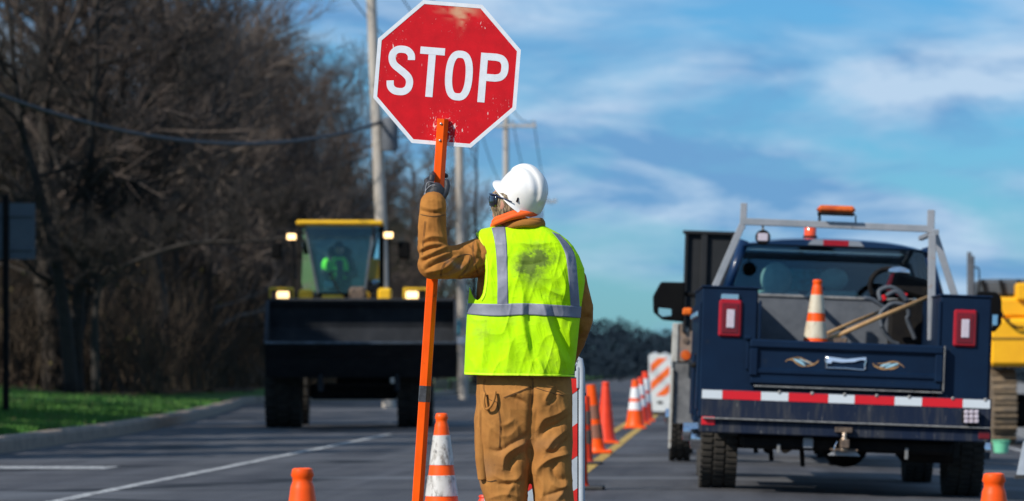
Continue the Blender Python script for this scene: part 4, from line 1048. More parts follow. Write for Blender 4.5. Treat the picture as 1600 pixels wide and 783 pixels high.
m_ = MB(); ring_ = [q(a, b, -.042) for a, b in ZP([(600,190),(660,205),(750,210),(850,205),(905,200),(915,225),(905,250),(912,285),(890,290),(760,278),(640,275),(603,272),(610,240),(598,215)])]
m_.tube(ring_, .009, 6, close=True); part(m_, 'badge_frame', M_chrome, tg, True)
m_ = MB(); m_.prism([(q(a,b,0).x, q(a,b,0).z) for a, b in ZP([(606,186),(640,190),(760,206),(860,196),(912,192),(914,215),(870,212),(820,228),(720,232),(650,222),(640,240),(610,235)])], -.050, -.040); part(m_, 'badge_plate', mat('silver_badge', (.50,.62,.80), .35, metal=.3), tg)
# bumper step
zb1 = (q(1100,606,-.1).z+q(1547,627,-.1).z)/2+.004; zb0 = (q(1100,651,-.1).z+q(1547,668.5,-.1).z)/2; zc0 = (q(1100,674,-.1).z+q(1500,692,-.1).z)/2
bx_0, bx_1 = q(1096,640,-.12).x, q(1549,640,-.12).x; bw = bx_1-bx_0; bc = (bx_0+bx_1)/2
m_ = MB(); m_.box((bc,-.055,(zb1+zb0)/2), (bw,.13,zb1-zb0), .006); part(m_, 'rear_sill', M_navyd, tr)
m_ = MB(); m_.box((bc,-.085,zb0-.006), (bw-.02,.20,.014), .004); part(m_, 'step_edge', M_worn, tr)
bl0, bl1 = q(1092,660,-.1).x, q(1548,680,-.1).x
m_ = MB(); m_.box(((bl0+bl1)/2,-.065,(zb0+zc0)/2-.007), (bl1-bl0,.15,zb0-zc0-.014), .01); part(m_, 'step_bumper', M_navyd, tr)
tx = [(1096.5,0),(1128.5,1),(1189,0),(1232,1),(1294.3,0),(1335.6,1),(1398,0),(1441,1),(1504.6,0),(1547.6,1)]
zt_ = zb1-.004; 
for i in range(9):
    a = q(tx[i][0],620,-.124).x; b = q(tx[i+1][0],620,-.124).x
    m_ = MB(); m_.box(((a+b)/2,-.122,zt_-.038), (b-a-.002,.003,.070)); part(m_, 'reflective_strip', M_wtape if i % 2 == 0 else M_rtape, tr)
for i, px0 in enumerate((1218, 1269, 1320, 1370, 1421, 1489, 1540)):
    m_ = MB(); a = q(px0,612,-.1); m_.lathe([(0,-.008),(.014,-.006),(.016,.0)], 10, 'y', (a.x,-.121,zt_-.002)); part(m_, 'rivet', M_worn, tr, True)
m_ = MB(); quadbox(m_, q, 1096, 651, 1117, 664, -.147, -.13, .004); part(m_, 'marker_lamp', M_rtape, tr)
m_ = MB(); quadbox(m_, q, 1529, 674, 1547, 686, -.147, -.13, .004); part(m_, 'marker_lamp', M_redd, tr)
# tail lights
for cxp, cyp in ((1141, 497.5), (1508, 513)):
    tl = thing_part('tail_light', tr, (0,0,0))
    m_ = MB(); quadbox(m_, q, cxp-18, cyp-29, cxp+18, cyp+29, -.030, .0, .016); part(m_, 'lamp_bezel', M_redl, tl)
    m_ = MB(); quadbox(m_, q, cxp-13, cyp-23.5, cxp+13, cyp+23.5, -.038, -.029, .010); part(m_, 'red_lens', M_redd, tl)
    m_ = MB(); quadbox(m_, q, cxp-5.5, cyp-14, cxp+7, cyp+15, -.046, -.037, .006); part(m_, 'reversing_lens', M_whitel, tl)
    for k in range(5):
        m_ = MB(); quadbox(m_, q, cxp-10, cyp-20+k*1.6, cxp+11, cyp-19.4+k*1.6, -.040, -.037); part(m_, 'lens_rib', M_redl, tl)
m_ = MB(); quadbox(m_, q, 1127, 459.5, 1155, 468.5, -.024, 0, .006); part(m_, 'licence_lamp', M_chrome, tr)
wl = thing_part('work_lamp', tr, (0,0,0)); m_ = MB(); quadbox(m_, q, 1504, 639, 1532, 664, -.21, -.14, .02); part(m_, 'lamp_body', M_chas, wl)
for i in range(3):
    for j in range(3):
        m_ = MB(); quadbox(m_, q, 1506.5+i*8, 640.5+j*7.2, 1513.5+i*8, 647+j*7.2, -.222, -.205, .006); part(m_, 'led_lens', M_whitel, wl)
m_ = MB(); quadbox(m_, q, 1514, 664, 1522, 669, -.18, -.15, .003); part(m_, 'lamp_bracket', M_chas, wl)
# hitch
ht = thing_part('tow_hitch', tr, (0,0,0))
m_ = MB(); quadbox(m_, q, 1305, 668, 1332, 676, -.19, -.14, .004); m_.box((q(1319,690,-.1).x,-.1,zc0-.05), (.07,.3,.07), .006); m_.box((q(1319,690,-.1).x,-.12,zc0-.10), (.22,.16,.014), .003); part(m_, 'receiver', M_steelr, ht)
hx_ = q(1319,690,-.2).x; m_ = MB(); hz_ = q(1319,706,-.2).z; m_.lathe([(0,0),(.028,0),(.030,.03),(.018,.035),(.018,.06),(.030,.085),(.030,.10),(.016,.125),(.022,.15),(.0,.17)], 16, 'z', (hx_,-.2,hz_)); part(m_, 'tow_ball', mat('brass_tow_ball', (.32,.20,.10), .4, metal=.8, col2=(.5,.42,.35), scale=40), ht, True)
m_ = MB()
m_.tube(bez([q(1308,690,-.2),q(1303,702,-.2),q(1306,712,-.2)],4), .005, 6); part(m_, 'safety_chain', M_chrome, ht)
m_ = MB(); a = q(1319,712,-.1); m_.prism([(a.x-.13,a.z),(a.x-.06,a.z+.05),(a.x+.08,a.z+.05),(a.x+.13,a.z)], -.16, .05); part(m_, 'hitch_plate', M_grey, ht)
m_ = MB(); quadbox(m_, q, 1255, 684, 1271, 701, -.05, .0, .01); part(m_, 'plug_socket', M_grey, tr)
for px0, y0, y1 in ((1217,694,708),(1417,700,718)): m_ = MB(); quadbox(m_, q, px0-3, y0, px0+2, y1, -.05, -.02, .002); part(m_, 'bracket', M_worn, tr)
# chassis
m_ = MB()
for s_ in (-1,1): m_.box((s_*.42,2.6,.60), (.08,5.2,.17), .01)
part(m_, 'frame_rail', M_chas, tr)
m_ = MB(); m_.box((0,.14,.42), (1.75,.25,.12), .03); part(m_, 'rear_crossmember', M_chas, tr)
m_ = MB(); m_.box((.70,.5,.40), (.5,.5,.22), .05); part(m_, 'spare_tank', M_chas, tr)
WY = 1.08
m_ = MB(); m_.tube([(-1.0,WY,.40),(1.0,WY,.40)], .06, 14); m_.ell((.05,WY,.40), (.20,.19,.19), 20, 12); part(m_, 'rear_axle', M_chas, tr, True)
m_ = MB(); m_.tube([(-.95,4.9,.40),(.95,4.9,.40)], .05, 12); part(m_, 'front_axle', M_chas, tr, True)
for s_ in (-1,1):
    m_ = MB()
    for k in range(4): m_.box((s_*.55,WY,.45-.018*k), (.07,1.2-.2*k,.014))
    part(m_, 'leaf_spring', M_chas, tr)
    m_ = MB(); m_.tube([(s_*.62,WY-.15,.32),(s_*.52,WY-.25,.62)], .032, 10); part(m_, 'shock_absorber', M_chas, tr)
m_ = MB(); m_.tube(bez([(-.5,.2,.36),(-.35,1.0,.42),(-.3,2.6,.40)], 6), .035, 10); part(m_, 'exhaust_pipe', M_steelr, tr)
for x_, l_ in ((-.75,.10),(-.62,.16),(-.50,.07),(-.36,.20),(-.25,.09)): m_ = MB(); m_.tube([(x_,.35,.42),(x_+.02,.35,.42-l_)], .02, 6); part(m_, 'hanging_bolt', M_chas, tr)
tw = .315; xlw = q(1087,740,WY-.3).x+tw/2+.03
wheel(tr, (xlw,WY,.405), .405, tw, M_tyre, M_chrome, -1, dish=.075); wheel(tr, (-xlw+.02,WY,.405), .405, tw, M_tyre, M_chrome, 1, dish=.075)
wheel(tr, (-.98,4.9,.405), .405, .26, M_tyre, M_chrome, -1, dish=.14); wheel(tr, (.98,4.9,.405), .405, .26, M_tyre, M_chrome, 1, dish=.14)
m_ = MB()
for s_ in (-1,1): m_.box((s_*.98,.62,.66), (.34,.02,.42), .004)
# rack
RY_ = 1.35
def rk(a, b, y=RY_): return q(a, b, y)
def bar(mb, p, r_, t):
    p, r_ = Vector(p), Vector(r_); d = r_-p; L_ = d.length; mid = (p+r_)/2; ang = math.atan2(d.x, d.z)
    mb.box(mid, (t, t, L_), .004, (0, ang, 0))
rr_ = thing_part('roof_rack', tr, (0,0,0))
m_ = MB(); bar(m_, rk(1160,346), rk(1458,358), .058); part(m_, 'cross_bar', M_grey, rr_)
m_ = MB(); bar(m_, rk(1162.5,317.5), rk(1161,352), .056); part(m_, 'rack_stub', M_grey, rr_)
m_ = MB(); bar(m_, rk(1455,328,RY_-.0), rk(1454,364,RY_), .060); part(m_, 'rack_stub', M_grey, rr_)
m_ = MB(); bar(m_, rk(1160,351), rk(1117,449), .058); part(m_, 'rack_leg', M_grey, rr_)
m_ = MB(); bar(m_, rk(1460,364,RY_+.03), rk(1493,466,RY_+.03), .058); part(m_, 'rack_leg', M_grey, rr_)
m_ = MB(); bar(m_, rk(1456.5,366,.9), rk(1455,532,.9), .062); part(m_, 'rack_post', mat('grey_post_with_rust', (.25,.26,.28), .5, col2=(.30,.31,.32), scale=7, dirt=[((.30,.16,.07), 10, .60, .68)]), rr_)
m_ = MB(); m_.box((rk(1455,370).x,1.12,rk(1455,366).z), (.05,.5,.05), .004); part(m_, 'rack_tie', M_grey, rr_)
for s_, a in ((-1, rk(1161,350)), (1, rk(1455,362))):
    m_ = MB(); m_.tube([a, (a.x, 2.4, a.z-.05)], .02, 6) if False else m_.box((a.x,1.9,a.z-.02), (.04,1.1,.04), .004); part(m_, 'rack_runner', M_grey, rr_)
# light bar
lb = thing_part('warning_light_bar', tr, (0,0,0))
m_ = MB(); quadbox(m_, rk, 1278, 321, 1337, 333, RY_-.12, RY_+.12, .025); part(m_, 'amber_dome', M_amber, lb)
m_ = MB(); quadbox(m_, rk, 1279, 332, 1336, 335.5, RY_-.115, RY_+.115, .004); part(m_, 'light_base', M_chas, lb)
m_ = MB(); bar(m_, rk(1280.5,334), rk(1280.5,350), .022); bar(m_, rk(1337,336), rk(1337,352), .012); part(m_, 'light_bracket', M_chas, lb)
for k in range(0): m_ = MB(); quadbox(m_, rk, 1286+k*9.5, 322.5, 1288+k*9.5, 331, RY_-.125, RY_-.118); part(m_, 'dome_rib', mat('amber_rib', (.6,.10,.005), .3) if k == 0 else bpy.data.materials['amber_rib'], lb)
wk = thing_part('work_light', tr, (0,0,0))
m_ = MB(); a = rk(1192,371); m_.lathe([(0,-.05),(.055,-.05),(.064,-.04),(.066,.01),(.05,.05),(0,.07)], 24, 'y', (a.x,RY_,a.z)); part(m_, 'lamp_housing', M_chas, wk, 40)
m_ = MB()
quadbox(m_, rk, 1184, 364.5, 1200, 376.5, RY_-.056, RY_-.049, .004); part(m_, 'lamp_lens', M_whitel, wk)
m_ = MB(); bar(m_, rk(1192,350), rk(1192,362), .02); part(m_, 'lamp_stem', M_worn, wk)
# cab
cyb = 2.78
def cq(a, b, y=cyb): return q(a, b, y)
zroof = cq(1300,370).z; zw1 = cq(1300,386).z; zbelt = cq(1300,466).z
cxm = (cq(1119,450).x+cq(1487,462).x)/2; hb_ = .99; ht_ = .815
def xw(z): return hb_+(ht_-hb_)*min(max((z-zbelt)/(zroof-zbelt), 0), 1)
cabb = MB(); cabb.box((cxm,cyb+1.1,(.62+zbelt)/2), (2*hb_,2.2,zbelt-.62), .03); part(cabb, 'cab_body', M_blue, tr)
m_ = MB(); # roof as crowned slab
vs = []; nx, ny = 14, 8
for j in range(ny+1):
    for i in range(nx+1):
        u_ = -1+2*i/nx; v_ = -1+2*j/ny; vs.append((cxm+u_*(ht_+.015), cyb+.75+v_*.78, zroof-.055*abs(u_)**4-.03*abs(v_)**4-.03*u_*u_))
nb = len(vs); vs += [(a, b, zw1+.004) for a, b, c_ in vs]
fs = []
W_ = nx+1
for j in range(ny):
    for i in range(nx):
        p = j*W_+i; fs.append((p,p+1,p+W_+1,p+W_)); fs.append((nb+p,nb+p+W_,nb+p+W_+1,nb+p+1))
for i in range(nx): fs.append((i,nb+i,nb+i+1,i+1)); p = ny*W_+i; fs.append((p,p+1,nb+p+1,nb+p))
for j in range(ny): p = j*W_; fs.append((p,p+W_,nb+p+W_,nb+p)); p = j*W_+nx; fs.append((p,nb+p,nb+p+W_,p+W_))
m_.add(vs, fs); part(m_, 'cab_roof', M_blue, tr, 50)
def pane(name, P, m, root, th=.006):
    mb = MB(); P = [Vector(p) for p in P]; n_ = (P[1]-P[0]).cross(P[2]-P[0]).normalized()*th; mb.add([p for p in P]+[p+n_ for p in P], [(0,1,2,3),(7,6,5,4),(0,4,5,1),(1,5,6,2),(2,6,7,3),(3,7,4,0)]); return mb.build(name, m, root)
pane('rear_window', [(cxm-xw(zbelt)+.06,cyb+.02,zbelt),(cxm+xw(zbelt)-.06,cyb+.02,zbelt),(cxm+xw(zw1)-.05,cyb+.05,zw1),(cxm-xw(zw1)+.05,cyb+.05,zw1)], M_glass, tr)
pane('windscreen', [(cxm-.90,cyb+2.1,zbelt+.02),(cxm+.90,cyb+2.1,zbelt+.02),(cxm+.76,cyb+1.5,zw1),(cxm-.76,cyb+1.5,zw1)], M_glass, tr)
for s_ in (-1,1):
    pane('side_window', [(cxm+s_*(hb_-.02),cyb+.1,zbelt),(cxm+s_*(hb_-.02),cyb+2.0,zbelt),(cxm+s_*(ht_-.01),cyb+1.45,zw1),(cxm+s_*(ht_-.01),cyb+.12,zw1)], M_glass, tr)
    for P_, r_ in (([(cxm+s_*(hb_-.02),cyb+.04,zbelt-.03),(cxm+s_*(ht_-.0),cyb+.06,zw1+.03)], .045), ([(cxm+s_*(hb_-.03),cyb+2.12,zbelt-.03),(cxm+s_*(ht_-.03),cyb+1.5,zw1+.03)], .035), ([(cxm+s_*(hb_-.02),cyb+1.0,zbelt-.03),(cxm+s_*(ht_-.0),cyb+.95,zw1+.03)], .03)): m_ = MB(); m_.tube(P_, r_, 8); part(m_, 'cab_pillar', M_blue, tr, True)
m_ = MB(); m_.box((cxm,cyb+2.9,1.15), (1.85,1.3,.75), .12); part(m_, 'bonnet', M_blue, tr)
m_ = MB(); m_.box((cxm,cyb+1.95,zbelt+.0), (1.7,.35,.16), .05); part(m_, 'dashboard', M_chas, tr)
m_ = MB(); m_.tube([(cxm-.42+.19*math.cos(a),cyb+1.6+.06*math.sin(a),zbelt+.02+.19*math.sin(a)) for a in np.linspace(0,6.28,20,endpoint=False)], .015, 8, close=True); part(m_, 'steering_wheel', M_chas, tr, True)
for px0, w0 in ((1213,19),(1303,17)):
    st_ = thing_part('seat', tr, (0,0,0)); a = q(px0,436,cyb+.32)
    m_ = MB(); m_.ell((a.x,cyb+.32,a.z+.0), (.145 if px0 < 1250 else .13,.06,.15 if px0 < 1250 else .10), 18, 12); part(m_, 'headrest', M_seat, st_, True)
    m_ = MB(); m_.box((a.x,cyb+.34,a.z-.38), (.5,.12,.55), .05); part(m_, 'seat_back', M_seat, st_)
m_ = MB(); quadbox(m_, lambda a,b,y: q(a,b,y), 1231, 420, 1285, 455, cyb+.8, cyb+.85, .01); part(m_, 'teal_brightness', M_teal, tr)  # teal panel standing in for the brightness seen through the windscreen
bl = thing_part('high_brake_light', tr, (0,0,0))
M_dim = mat('smoked_clear_lens', (.22,.24,.27), .3, coat=.3)
for a0, a1, mm in ((1262,1286,M_dim),(1286,1326,M_redl),(1326,1350,M_dim)):
    m_ = MB(); p0 = cq(a0,376,cyb-.02); p1 = cq(a1,386,cyb-.02); 
    xs = [p0.x+.001, p1.x-.001]; t_ = .02 if a0 == 1262 else 0; t2 = .02 if a1 == 1350 else 0
    zt1 = cq(1300,375.5).z; zt2 = cq(1300,384).z
    m_.prism([(xs[0],zt2),(xs[1],zt2),(xs[1]-t2*2,zt1),(xs[0]+t_*2,zt1)], cyb-.05, cyb+.0); part(m_, 'lamp_segment', mm, bl)
bc_ = thing_part('roof_beacon', tr, (0,0,0)); a = q(1266,368,3.3)
m_ = MB(); m_.lathe([(0,.085),(.045,.083),(.055,.07),(.056,0),(.0,0)], 24, 'z', (a.x,3.3,a.z-.005)); part(m_, 'beacon_lens', mat('red_amber_lens', (.85,.08,.01), .2, coat=.6), bc_, 40)
m_ = MB(); m_.lathe([(0,0),(.065,0),(.065,-.06),(0,-.06)], 24, 'z', (a.x,3.3,a.z-.004)); part(m_, 'beacon_base', M_chas, bc_, 40)
# mirrors
for (x0,y0,x1,y1,yy,s_) in ((1021,440,1069,503,cyb+2.0,-1), (1528,455,1565,519,cyb+2.0,1)):
    mr = thing_part('wing_mirror', tr, (0,0,0)); a = q(x0,y0,yy); b = q(x1,y1,yy)
    if s_ < 0: pf = [(a.x+.07,a.z),(b.x,a.z+.005),(b.x,b.z),(a.x+.10,b.z+.01),(a.x+.01,b.z+.08),(a.x,a.z-.14)]
    else: pf = [(a.x,a.z),(b.x-.06,a.z),(b.x-.01,a.z-.06),(b.x,b.z+.08),(b.x-.06,b.z),(a.x,b.z)]
    m_ = MB(); m_.prism(pf, yy, yy+.12); hs = part(m_, 'mirror_housing', M_dark, mr); bv = hs.modifiers.new('b','BEVEL'); bv.width = .018; bv.segments = 2
    m_ = MB()
    if s_ < 0: pf = [(x0+8,481),(x1-20,483),(x1-20,493),(x0+14,495),(x0+8,490)]
    else: pf = [(x0+5,492),(x1-6,492),(x1-7,508),(x0+5,509)]
    m_.prism([(q(u_,v_,yy).x, q(u_,v_,yy).z) for u_, v_ in pf], yy-.006, yy+.002); part(m_, 'spotter_glass', M_mirror, mr)
    m_ = MB(); ix = b.x if s_ < 0 else a.x
    for zz in (a.z-.1, b.z+.1): m_.tube([(ix-s_*-.02 if False else ix,yy+.06,zz),(cxm+s_*.97,yy-.05,zz-.06)], .022, 8)
    part(m_, 'mirror_arm', M_dark, mr)
m_ = MB(); a = q(1074,487,cyb+1.9); m_.box(a, (.09,.04,.07), .015); part(m_, 'side_marker', M_amber, tr)

# things lying in the truck bed
TM = Matrix.LocRotScale(tr.location, tr.rotation_euler, None)
def put(root, p): root.location = TM @ Vector(p); root.rotation_euler = tr.rotation_euler
ba = q(1277.5,437,.75)
bcn = cone('traffic_cone', 'orange cone with dirty cream bands riding in the truck bed', 0, 0, ba.z-1.08, .125, .034, [(.30,.50),(.60,.82)], .36, bandm=mat('cream_band', (.60,.55,.42), .6, col2=(.5,.42,.3), scale=20, dirt=[((.80,.20,.05), 9, .58, .66), ((.25,.2,.15), 30, .6, .7)], stretch=(1,1,.4)), grp='traffic cones set out along the road')
put(bcn, (ba.x, .75, 1.08))
def stick(name, label, cat, a, b, r_, m, ya, yb, root=None, extra=None):
    p = TM @ q(*a, ya); s2 = TM @ q(*b, yb); o = thing(name, label, cat, p, (0,0,0), 'tools lying in the truck bed')
    m_ = MB(); m_.tube([(0,0,0), (s2-p)*.5+Vector((0,0,.006)), s2-p], r_, 10); m_.build('handle', m, o, True)
    hd = MB(); hd.box((0,0,-.02), (.30,.08,.06), .01); hd.build('broom_head', M_steelr, o); return o
stick('broom', 'long wooden broom handle leaning across the truck bed', 'broom', (1296,530), (1452,464), .019, M_wood, .8, 1.2)
stick('broom', 'shorter wooden handle crossing behind the long broom handle', 'broom', (1286,524), (1385,483), .015, M_wood, 1.1, 2.2)
pump = thing('hose_reel', 'red and black reel machine with coiled grey hoses in the truck bed', 'hose reel', TM @ Vector((q(1410,440,1.9).x,1.9,1.09)), tr.rotation_euler)
pi_ = (TM.inverted() @ pump.location)
def pp_(a, b, y): return q(a, b, y)-pi_
m_ = MB(); 
quadbox(m_, lambda a,b,y: q(a,b,y+1.9)-Vector((pi_.x,1.9,pi_.z)), 1392, 432, 1450, 466, 0., .3, .03); m_ = MB(); a = pp_(1422,447,1.9); m_.box((a.x,0,a.z), (.34,.3,.17), .03, (0,R(14),0)); m_.box((a.x-.02,.05,a.z/2-.05), (.30,.25,a.z-.14), .02); part(m_, 'motor_housing', M_chas, pump)
m_ = MB(); a = pp_(1396,444,1.85); m_.box((a.x,-.05,a.z), (.11,.12,.15), .015, (0,R(20),0)); b = pp_(1408,458,1.8); m_.box((b.x,-.1,b.z), (.12,.06,.07), .01, (0,R(30),0)); b = pp_(1380,466,1.8); m_.box((b.x,-.1,b.z), (.05,.05,.05), .008, (0,R(-30),0)); part(m_, 'red_guard', M_redp, pump)
m_ = MB(); a = pp_(1404,425,1.9); m_.ell((a.x,0,a.z), (.10,.09,.045), 18, 10); part(m_, 'silver_cap', M_chrome, pump, True)
m_ = MB(); a = pp_(1390,447,1.95); m_.tube([(a.x+.17*math.cos(t),.05,a.z+.15*math.sin(t)) for t in np.linspace(0,6.28,28,endpoint=False)], .024, 8, close=True); part(m_, 'reel_rim', M_chas, pump, True)
for pts in ([(1350,466),(1366,470),(1385,486),(1378,510),(1392,532),(1404,538)], [(1376,470),(1374,455),(1392,449),(1412,462),(1420,490),(1418,500),(1430,530)], [(1378,512),(1376,490),(1396,474),(1422,480)], [(1385,462),(1400,456),(1416,470)]):
    m_ = MB(); m_.tube(bez([pp_(a, b, 1.5+.02*i) for i, (a, b) in enumerate(pts)], 8), .020, 8); part(m_, 'hose', M_hose, pump, True)

# ------------------------------------------------------------------ dump truck ahead of it
M_dbox = mat('dark_dump_body', (.006,.008,.010), .85, col2=(.011,.012,.014), scale=5, dirt=[((.1,.09,.08), 16, .66, .76)])
M_cream = mat('cream_frame_paint', (.48,.47,.42), .6, col2=(.36,.34,.30), scale=12, dirt=[((.16,.10,.06), 14, .55, .68)])
dt = thing('dump_truck', 'dark boxed work truck parked just ahead of the service truck', 'truck', (.62, 41, zr(.62)), (0, R(1.8), R(.6)))
q2 = local_probe(dt)
m_ = MB(); quadbox(m_, q2, 1071, 365, 1147, 520, 0, 3.0, .01); part(m_, 'dump_body', M_dbox, dt)
for a0, a1 in ((1068,1073.5),(1094,1104),(1141,1149)):
    m_ = MB(); quadbox(m_, q2, a0, 362, a1, 520, -.05, 0, .008); part(m_, 'body_rib', M_dbox, dt)
m_ = MB(); quadbox(m_, q2, 1067, 361, 1150, 366.5, -.06, .0, .008); part(m_, 'top_rail', M_dbox, dt)
m_ = MB(); a = q2(1108,515,0); m_.box((.62,1.6,a.z-.35), (2.2,3.4,.08), .01); part(m_, 'deck', M_chas, dt)
m_ = MB(); m_.box((.75,4.4,1.25), (1.9,1.6,1.5), .15); part(m_, 'cab_body', M_cream, dt)
m_ = MB(); m_.box((.75,3.58,1.62), (1.5,.02,.5), .01); part(m_, 'rear_window', M_glass, dt)
m_ = MB(); quadbox(m_, q2, 1050, 505, 1060, 566, -.02, .2, .01); part(m_, 'rear_post', M_cream, dt)
m_ = MB(); quadbox(m_, q2, 1059, 505, 1085, 566, .0, .12, .01); part(m_, 'lamp_board', mat('rusty_lamp_board', (.15,.13,.12), .7, col2=(.26,.17,.11), scale=9), dt)
for cyp, mm, r_ in ((515,M_worn,.035),(532,M_steelr,.035),(555,M_amber,.055)):
    m_ = MB(); a = q2(1071.5,cyp,-.02); m_.lathe([(0,-.02),(r_*.9,-.018),(r_,0),(r_,.02)], 20, 'y', (a.x,-.0,a.z)); part(m_, 'round_lamp', mm, dt, 40)
m_ = MB(); quadbox(m_, q2, 1053, 568, 1084, 662, .35, .37, .002); part(m_, 'mud_flap', M_grey.copy() if False else mat('grey_mud_flap', (.075,.078,.082), .8, col2=(.17,.17,.17), scale=6), dt)
m_ = MB(); quadbox(m_, q2, 1046, 575, 1050, 700, .3, .34, .002); part(m_, 'flap_edge', M_cream, dt)
tx_ = q2(1062,700,.9)
for x_ in (tx_.x, tx_.x+1.75): wheel(dt, (x_,.9,.47), .47, .235, M_tyre, M_chrome, -1 if x_ == tx_.x else 1, dish=.05)
for x_ in (tx_.x+.05, tx_.x+1.75): wheel(dt, (x_,4.6,.47), .47, .235, M_tyre, M_chrome, -1 if x_ < .3 else 1, dish=.05)
m_ = MB(); m_.box((.5,2.5,.62), (.9,5,.2), .02); part(m_, 'chassis_frame', M_chas, dt)

# ------------------------------------------------------------------ wheel loader
M_bkt = mat('dark_steel_bucket', (.013,.016,.021), .9, col2=(.026,.03,.037), scale=2.5, dirt=[((.05,.047,.045), 5, .55, .78),((.12,.10,.08), 16, .66, .76)])
M_yel = mat('yellow_machine_paint', (.80,.46,.012), .45, col2=(.72,.40,.01), scale=4, dirt=[((.2,.14,.06), 8, .62, .76)])
M_lamp = emis('lit_warm_lamp', (1.0,.66,.30), 2.6)
M_lamp2 = emis('lit_warm_lamp_core', (1.0,.86,.6), 14.)
M_cglass = glass('loader_cab_glass', (.72,.88,.90), .01)
ld = thing('wheel_loader', 'yellow wheel loader with its wide dark bucket raised and headlights lit', 'loader', ((563-VX)*64/F, 64, 0), (0,0,R(4)))
q3 = local_probe(ld)
def zz(py, y): return q3(565,py,y).z
def xx(px, y): return q3(px,500,y).x
# bucket
bk = MB(); ce = (0.02, zz(537,0)); prof = [(0,zz(538,0)),(.5,zz(560,.5)),(1.0,zz(590,1)),(1.25,zz(585,1.2)),(1.38,zz(550,1.3)),(1.35,zz(510,1.3)),(1.15,zz(478,1.2)),(.95,zz(468,.95))]
inner = [(1.0,zz(472,.95)-.03),(1.12,zz(482,1.2)),(1.27,zz(512,1.3)),(1.28,zz(548,1.3)),(1.15,zz(576,1.2)),(1.0,zz(580,1)),(.5,zz(552,.5)),(.01,zz(534.5,0))]
xb0, xb1 = xx(417,.6), xx(712,.6)
bk.prism(prof+inner, xb0, xb1, 'x'); bko = thing_part('bucket', ld, (0,0,0)); part(bk, 'bucket_shell', M_bkt, bko)
for x_ in (xb0, xb1):
    m_ = MB(); side_p = [(.03,zz(536,0)),(.5,zz(558,.5)),(1.0,zz(588,1)),(1.25,zz(583,1.2)),(1.37,zz(550,1.3)),(1.34,zz(510,1.3)),(1.14,zz(478,1.2)),(.95,zz(469,.95)),(.55,zz(492,.5))]
    m_.prism(side_p, x_-.025, x_+.025, 'x'); part(m_, 'bucket_side', M_bkt, bko)
m_ = MB(); m_.box(((xb0+xb1)/2,-.02,zz(536,0)), (xb1-xb0+.02,.12,.045), .01); part(m_, 'cutting_edge', mat('worn_cutting_edge', (.10,.12,.145), .4, metal=.6, col2=(.05,.06,.07), scale=6), bko)
m_ = MB(); m_.box(((xb0+xb1)/2,.97,zz(468.5,.95)), (xb1-xb0-.05,.10,.05), .01); part(m_, 'spill_guard', M_bkt, bko)
for px0 in (500, 620): m_ = MB(); m_.box((xx(px0,.6),1.05,zz(585,1)-.14), (.08,.8,.30), .02); part(m_, 'bucket_lug', M_bkt, bko)
# lift arms and front frame
for s_ in (-1,1):
    m_ = MB(); a = (s_*.62,1.4,.75); b = (s_*.62,4.1,2.1); m_.prism([(1.3,1.0),(1.5,1.3),(3.2,2.05),(4.2,2.2),(4.2,1.95),(3.2,1.6),(1.9,1.0)], s_*.62-.07, s_*.62+.07, 'x'); part(m_, 'lift_arm', M_yel, ld)
m_ = MB(); m_.box((0,3.0,.95), (.9,2.2,.7), .06); part(m_, 'front_frame', M_chas, ld)
m_ = MB(); m_.box((-.15,2.0,.62), (1.5,.5,.28), .05); part(m_, 'axle_housing', M_chas, ld)
m_ = MB(); m_.prism([(1.6,1.5),(1.7,1.9),(2.2,2.2),(2.5,2.0),(2.3,1.5)], -.14, .14, 'x'); part(m_, 'z_linkage', M_steelr, ld)
ty_r = .78
for px0, px1, s_ in ((412,474,-1),(614,684,1)):
    x0, x1 = xx(px0,2.0), xx(px1,2.0); wheel(ld, ((x0+x1)/2,2.3,ty_r), ty_r, .62, M_chas if False else M_tyre, M_yel, s_, 26, dish=.0)
    wheel(ld, ((x0+x1)/2,5.6,ty_r), ty_r, .62, M_tyre, M_yel, s_, 26, dish=.0)
# fenders and headlights
for px0, px1, hx0 in ((421,459,442),(630,668,644)):
    m_ = MB(); x0, x1 = xx(px0,2.2), xx(px1,2.2); m_.box(((x0+x1)/2,2.9,1.72), (x1-x0,1.6,.06), .02); m_.box(((x0+x1)/2,2.16,zz(463,2.2)-.02), (x1-x0,.05,.34), .015); part(m_, 'fender', M_yel, ld)
    hl = thing_part('headlight', ld, (0,0,0)); m_ = MB(); quadbox(m_, q3, px0+3, 453, px1-3, 474.5, 2.06, 2.13, .01); part(m_, 'lamp_box', M_chas, hl)
    m_ = MB(); quadbox(m_, q3, hx0-9.5, 455.5, hx0+9.5, 470.5, 2.03, 2.06, .02); part(m_, 'lamp_lens', M_lamp, hl)
m_ = MB(); quadbox(m_, q3, 424, 456, 430, 471, 2.03, 2.06, .005); part(m_, 'turn_signal', M_redd, ld)
for a in ((466,452,488,470),(560,455,578,468),(590,450,612,470)):
    m_ = MB(); quadbox(m_, q3, *a, 2.9, 3.3, .04); part(m_, 'handrail_bracket', M_yel, ld)
m_ = MB(); quadbox(m_, q3, 502, 461, 537, 474, 2.9, 3.4, .03); part(m_, 'cowl', M_yel, ld)
m_ = MB(); quadbox(m_, q3, 545, 448, 572, 474, 2.5, 2.9, .05); part(m_, 'hydraulic_block', M_steelr, ld)
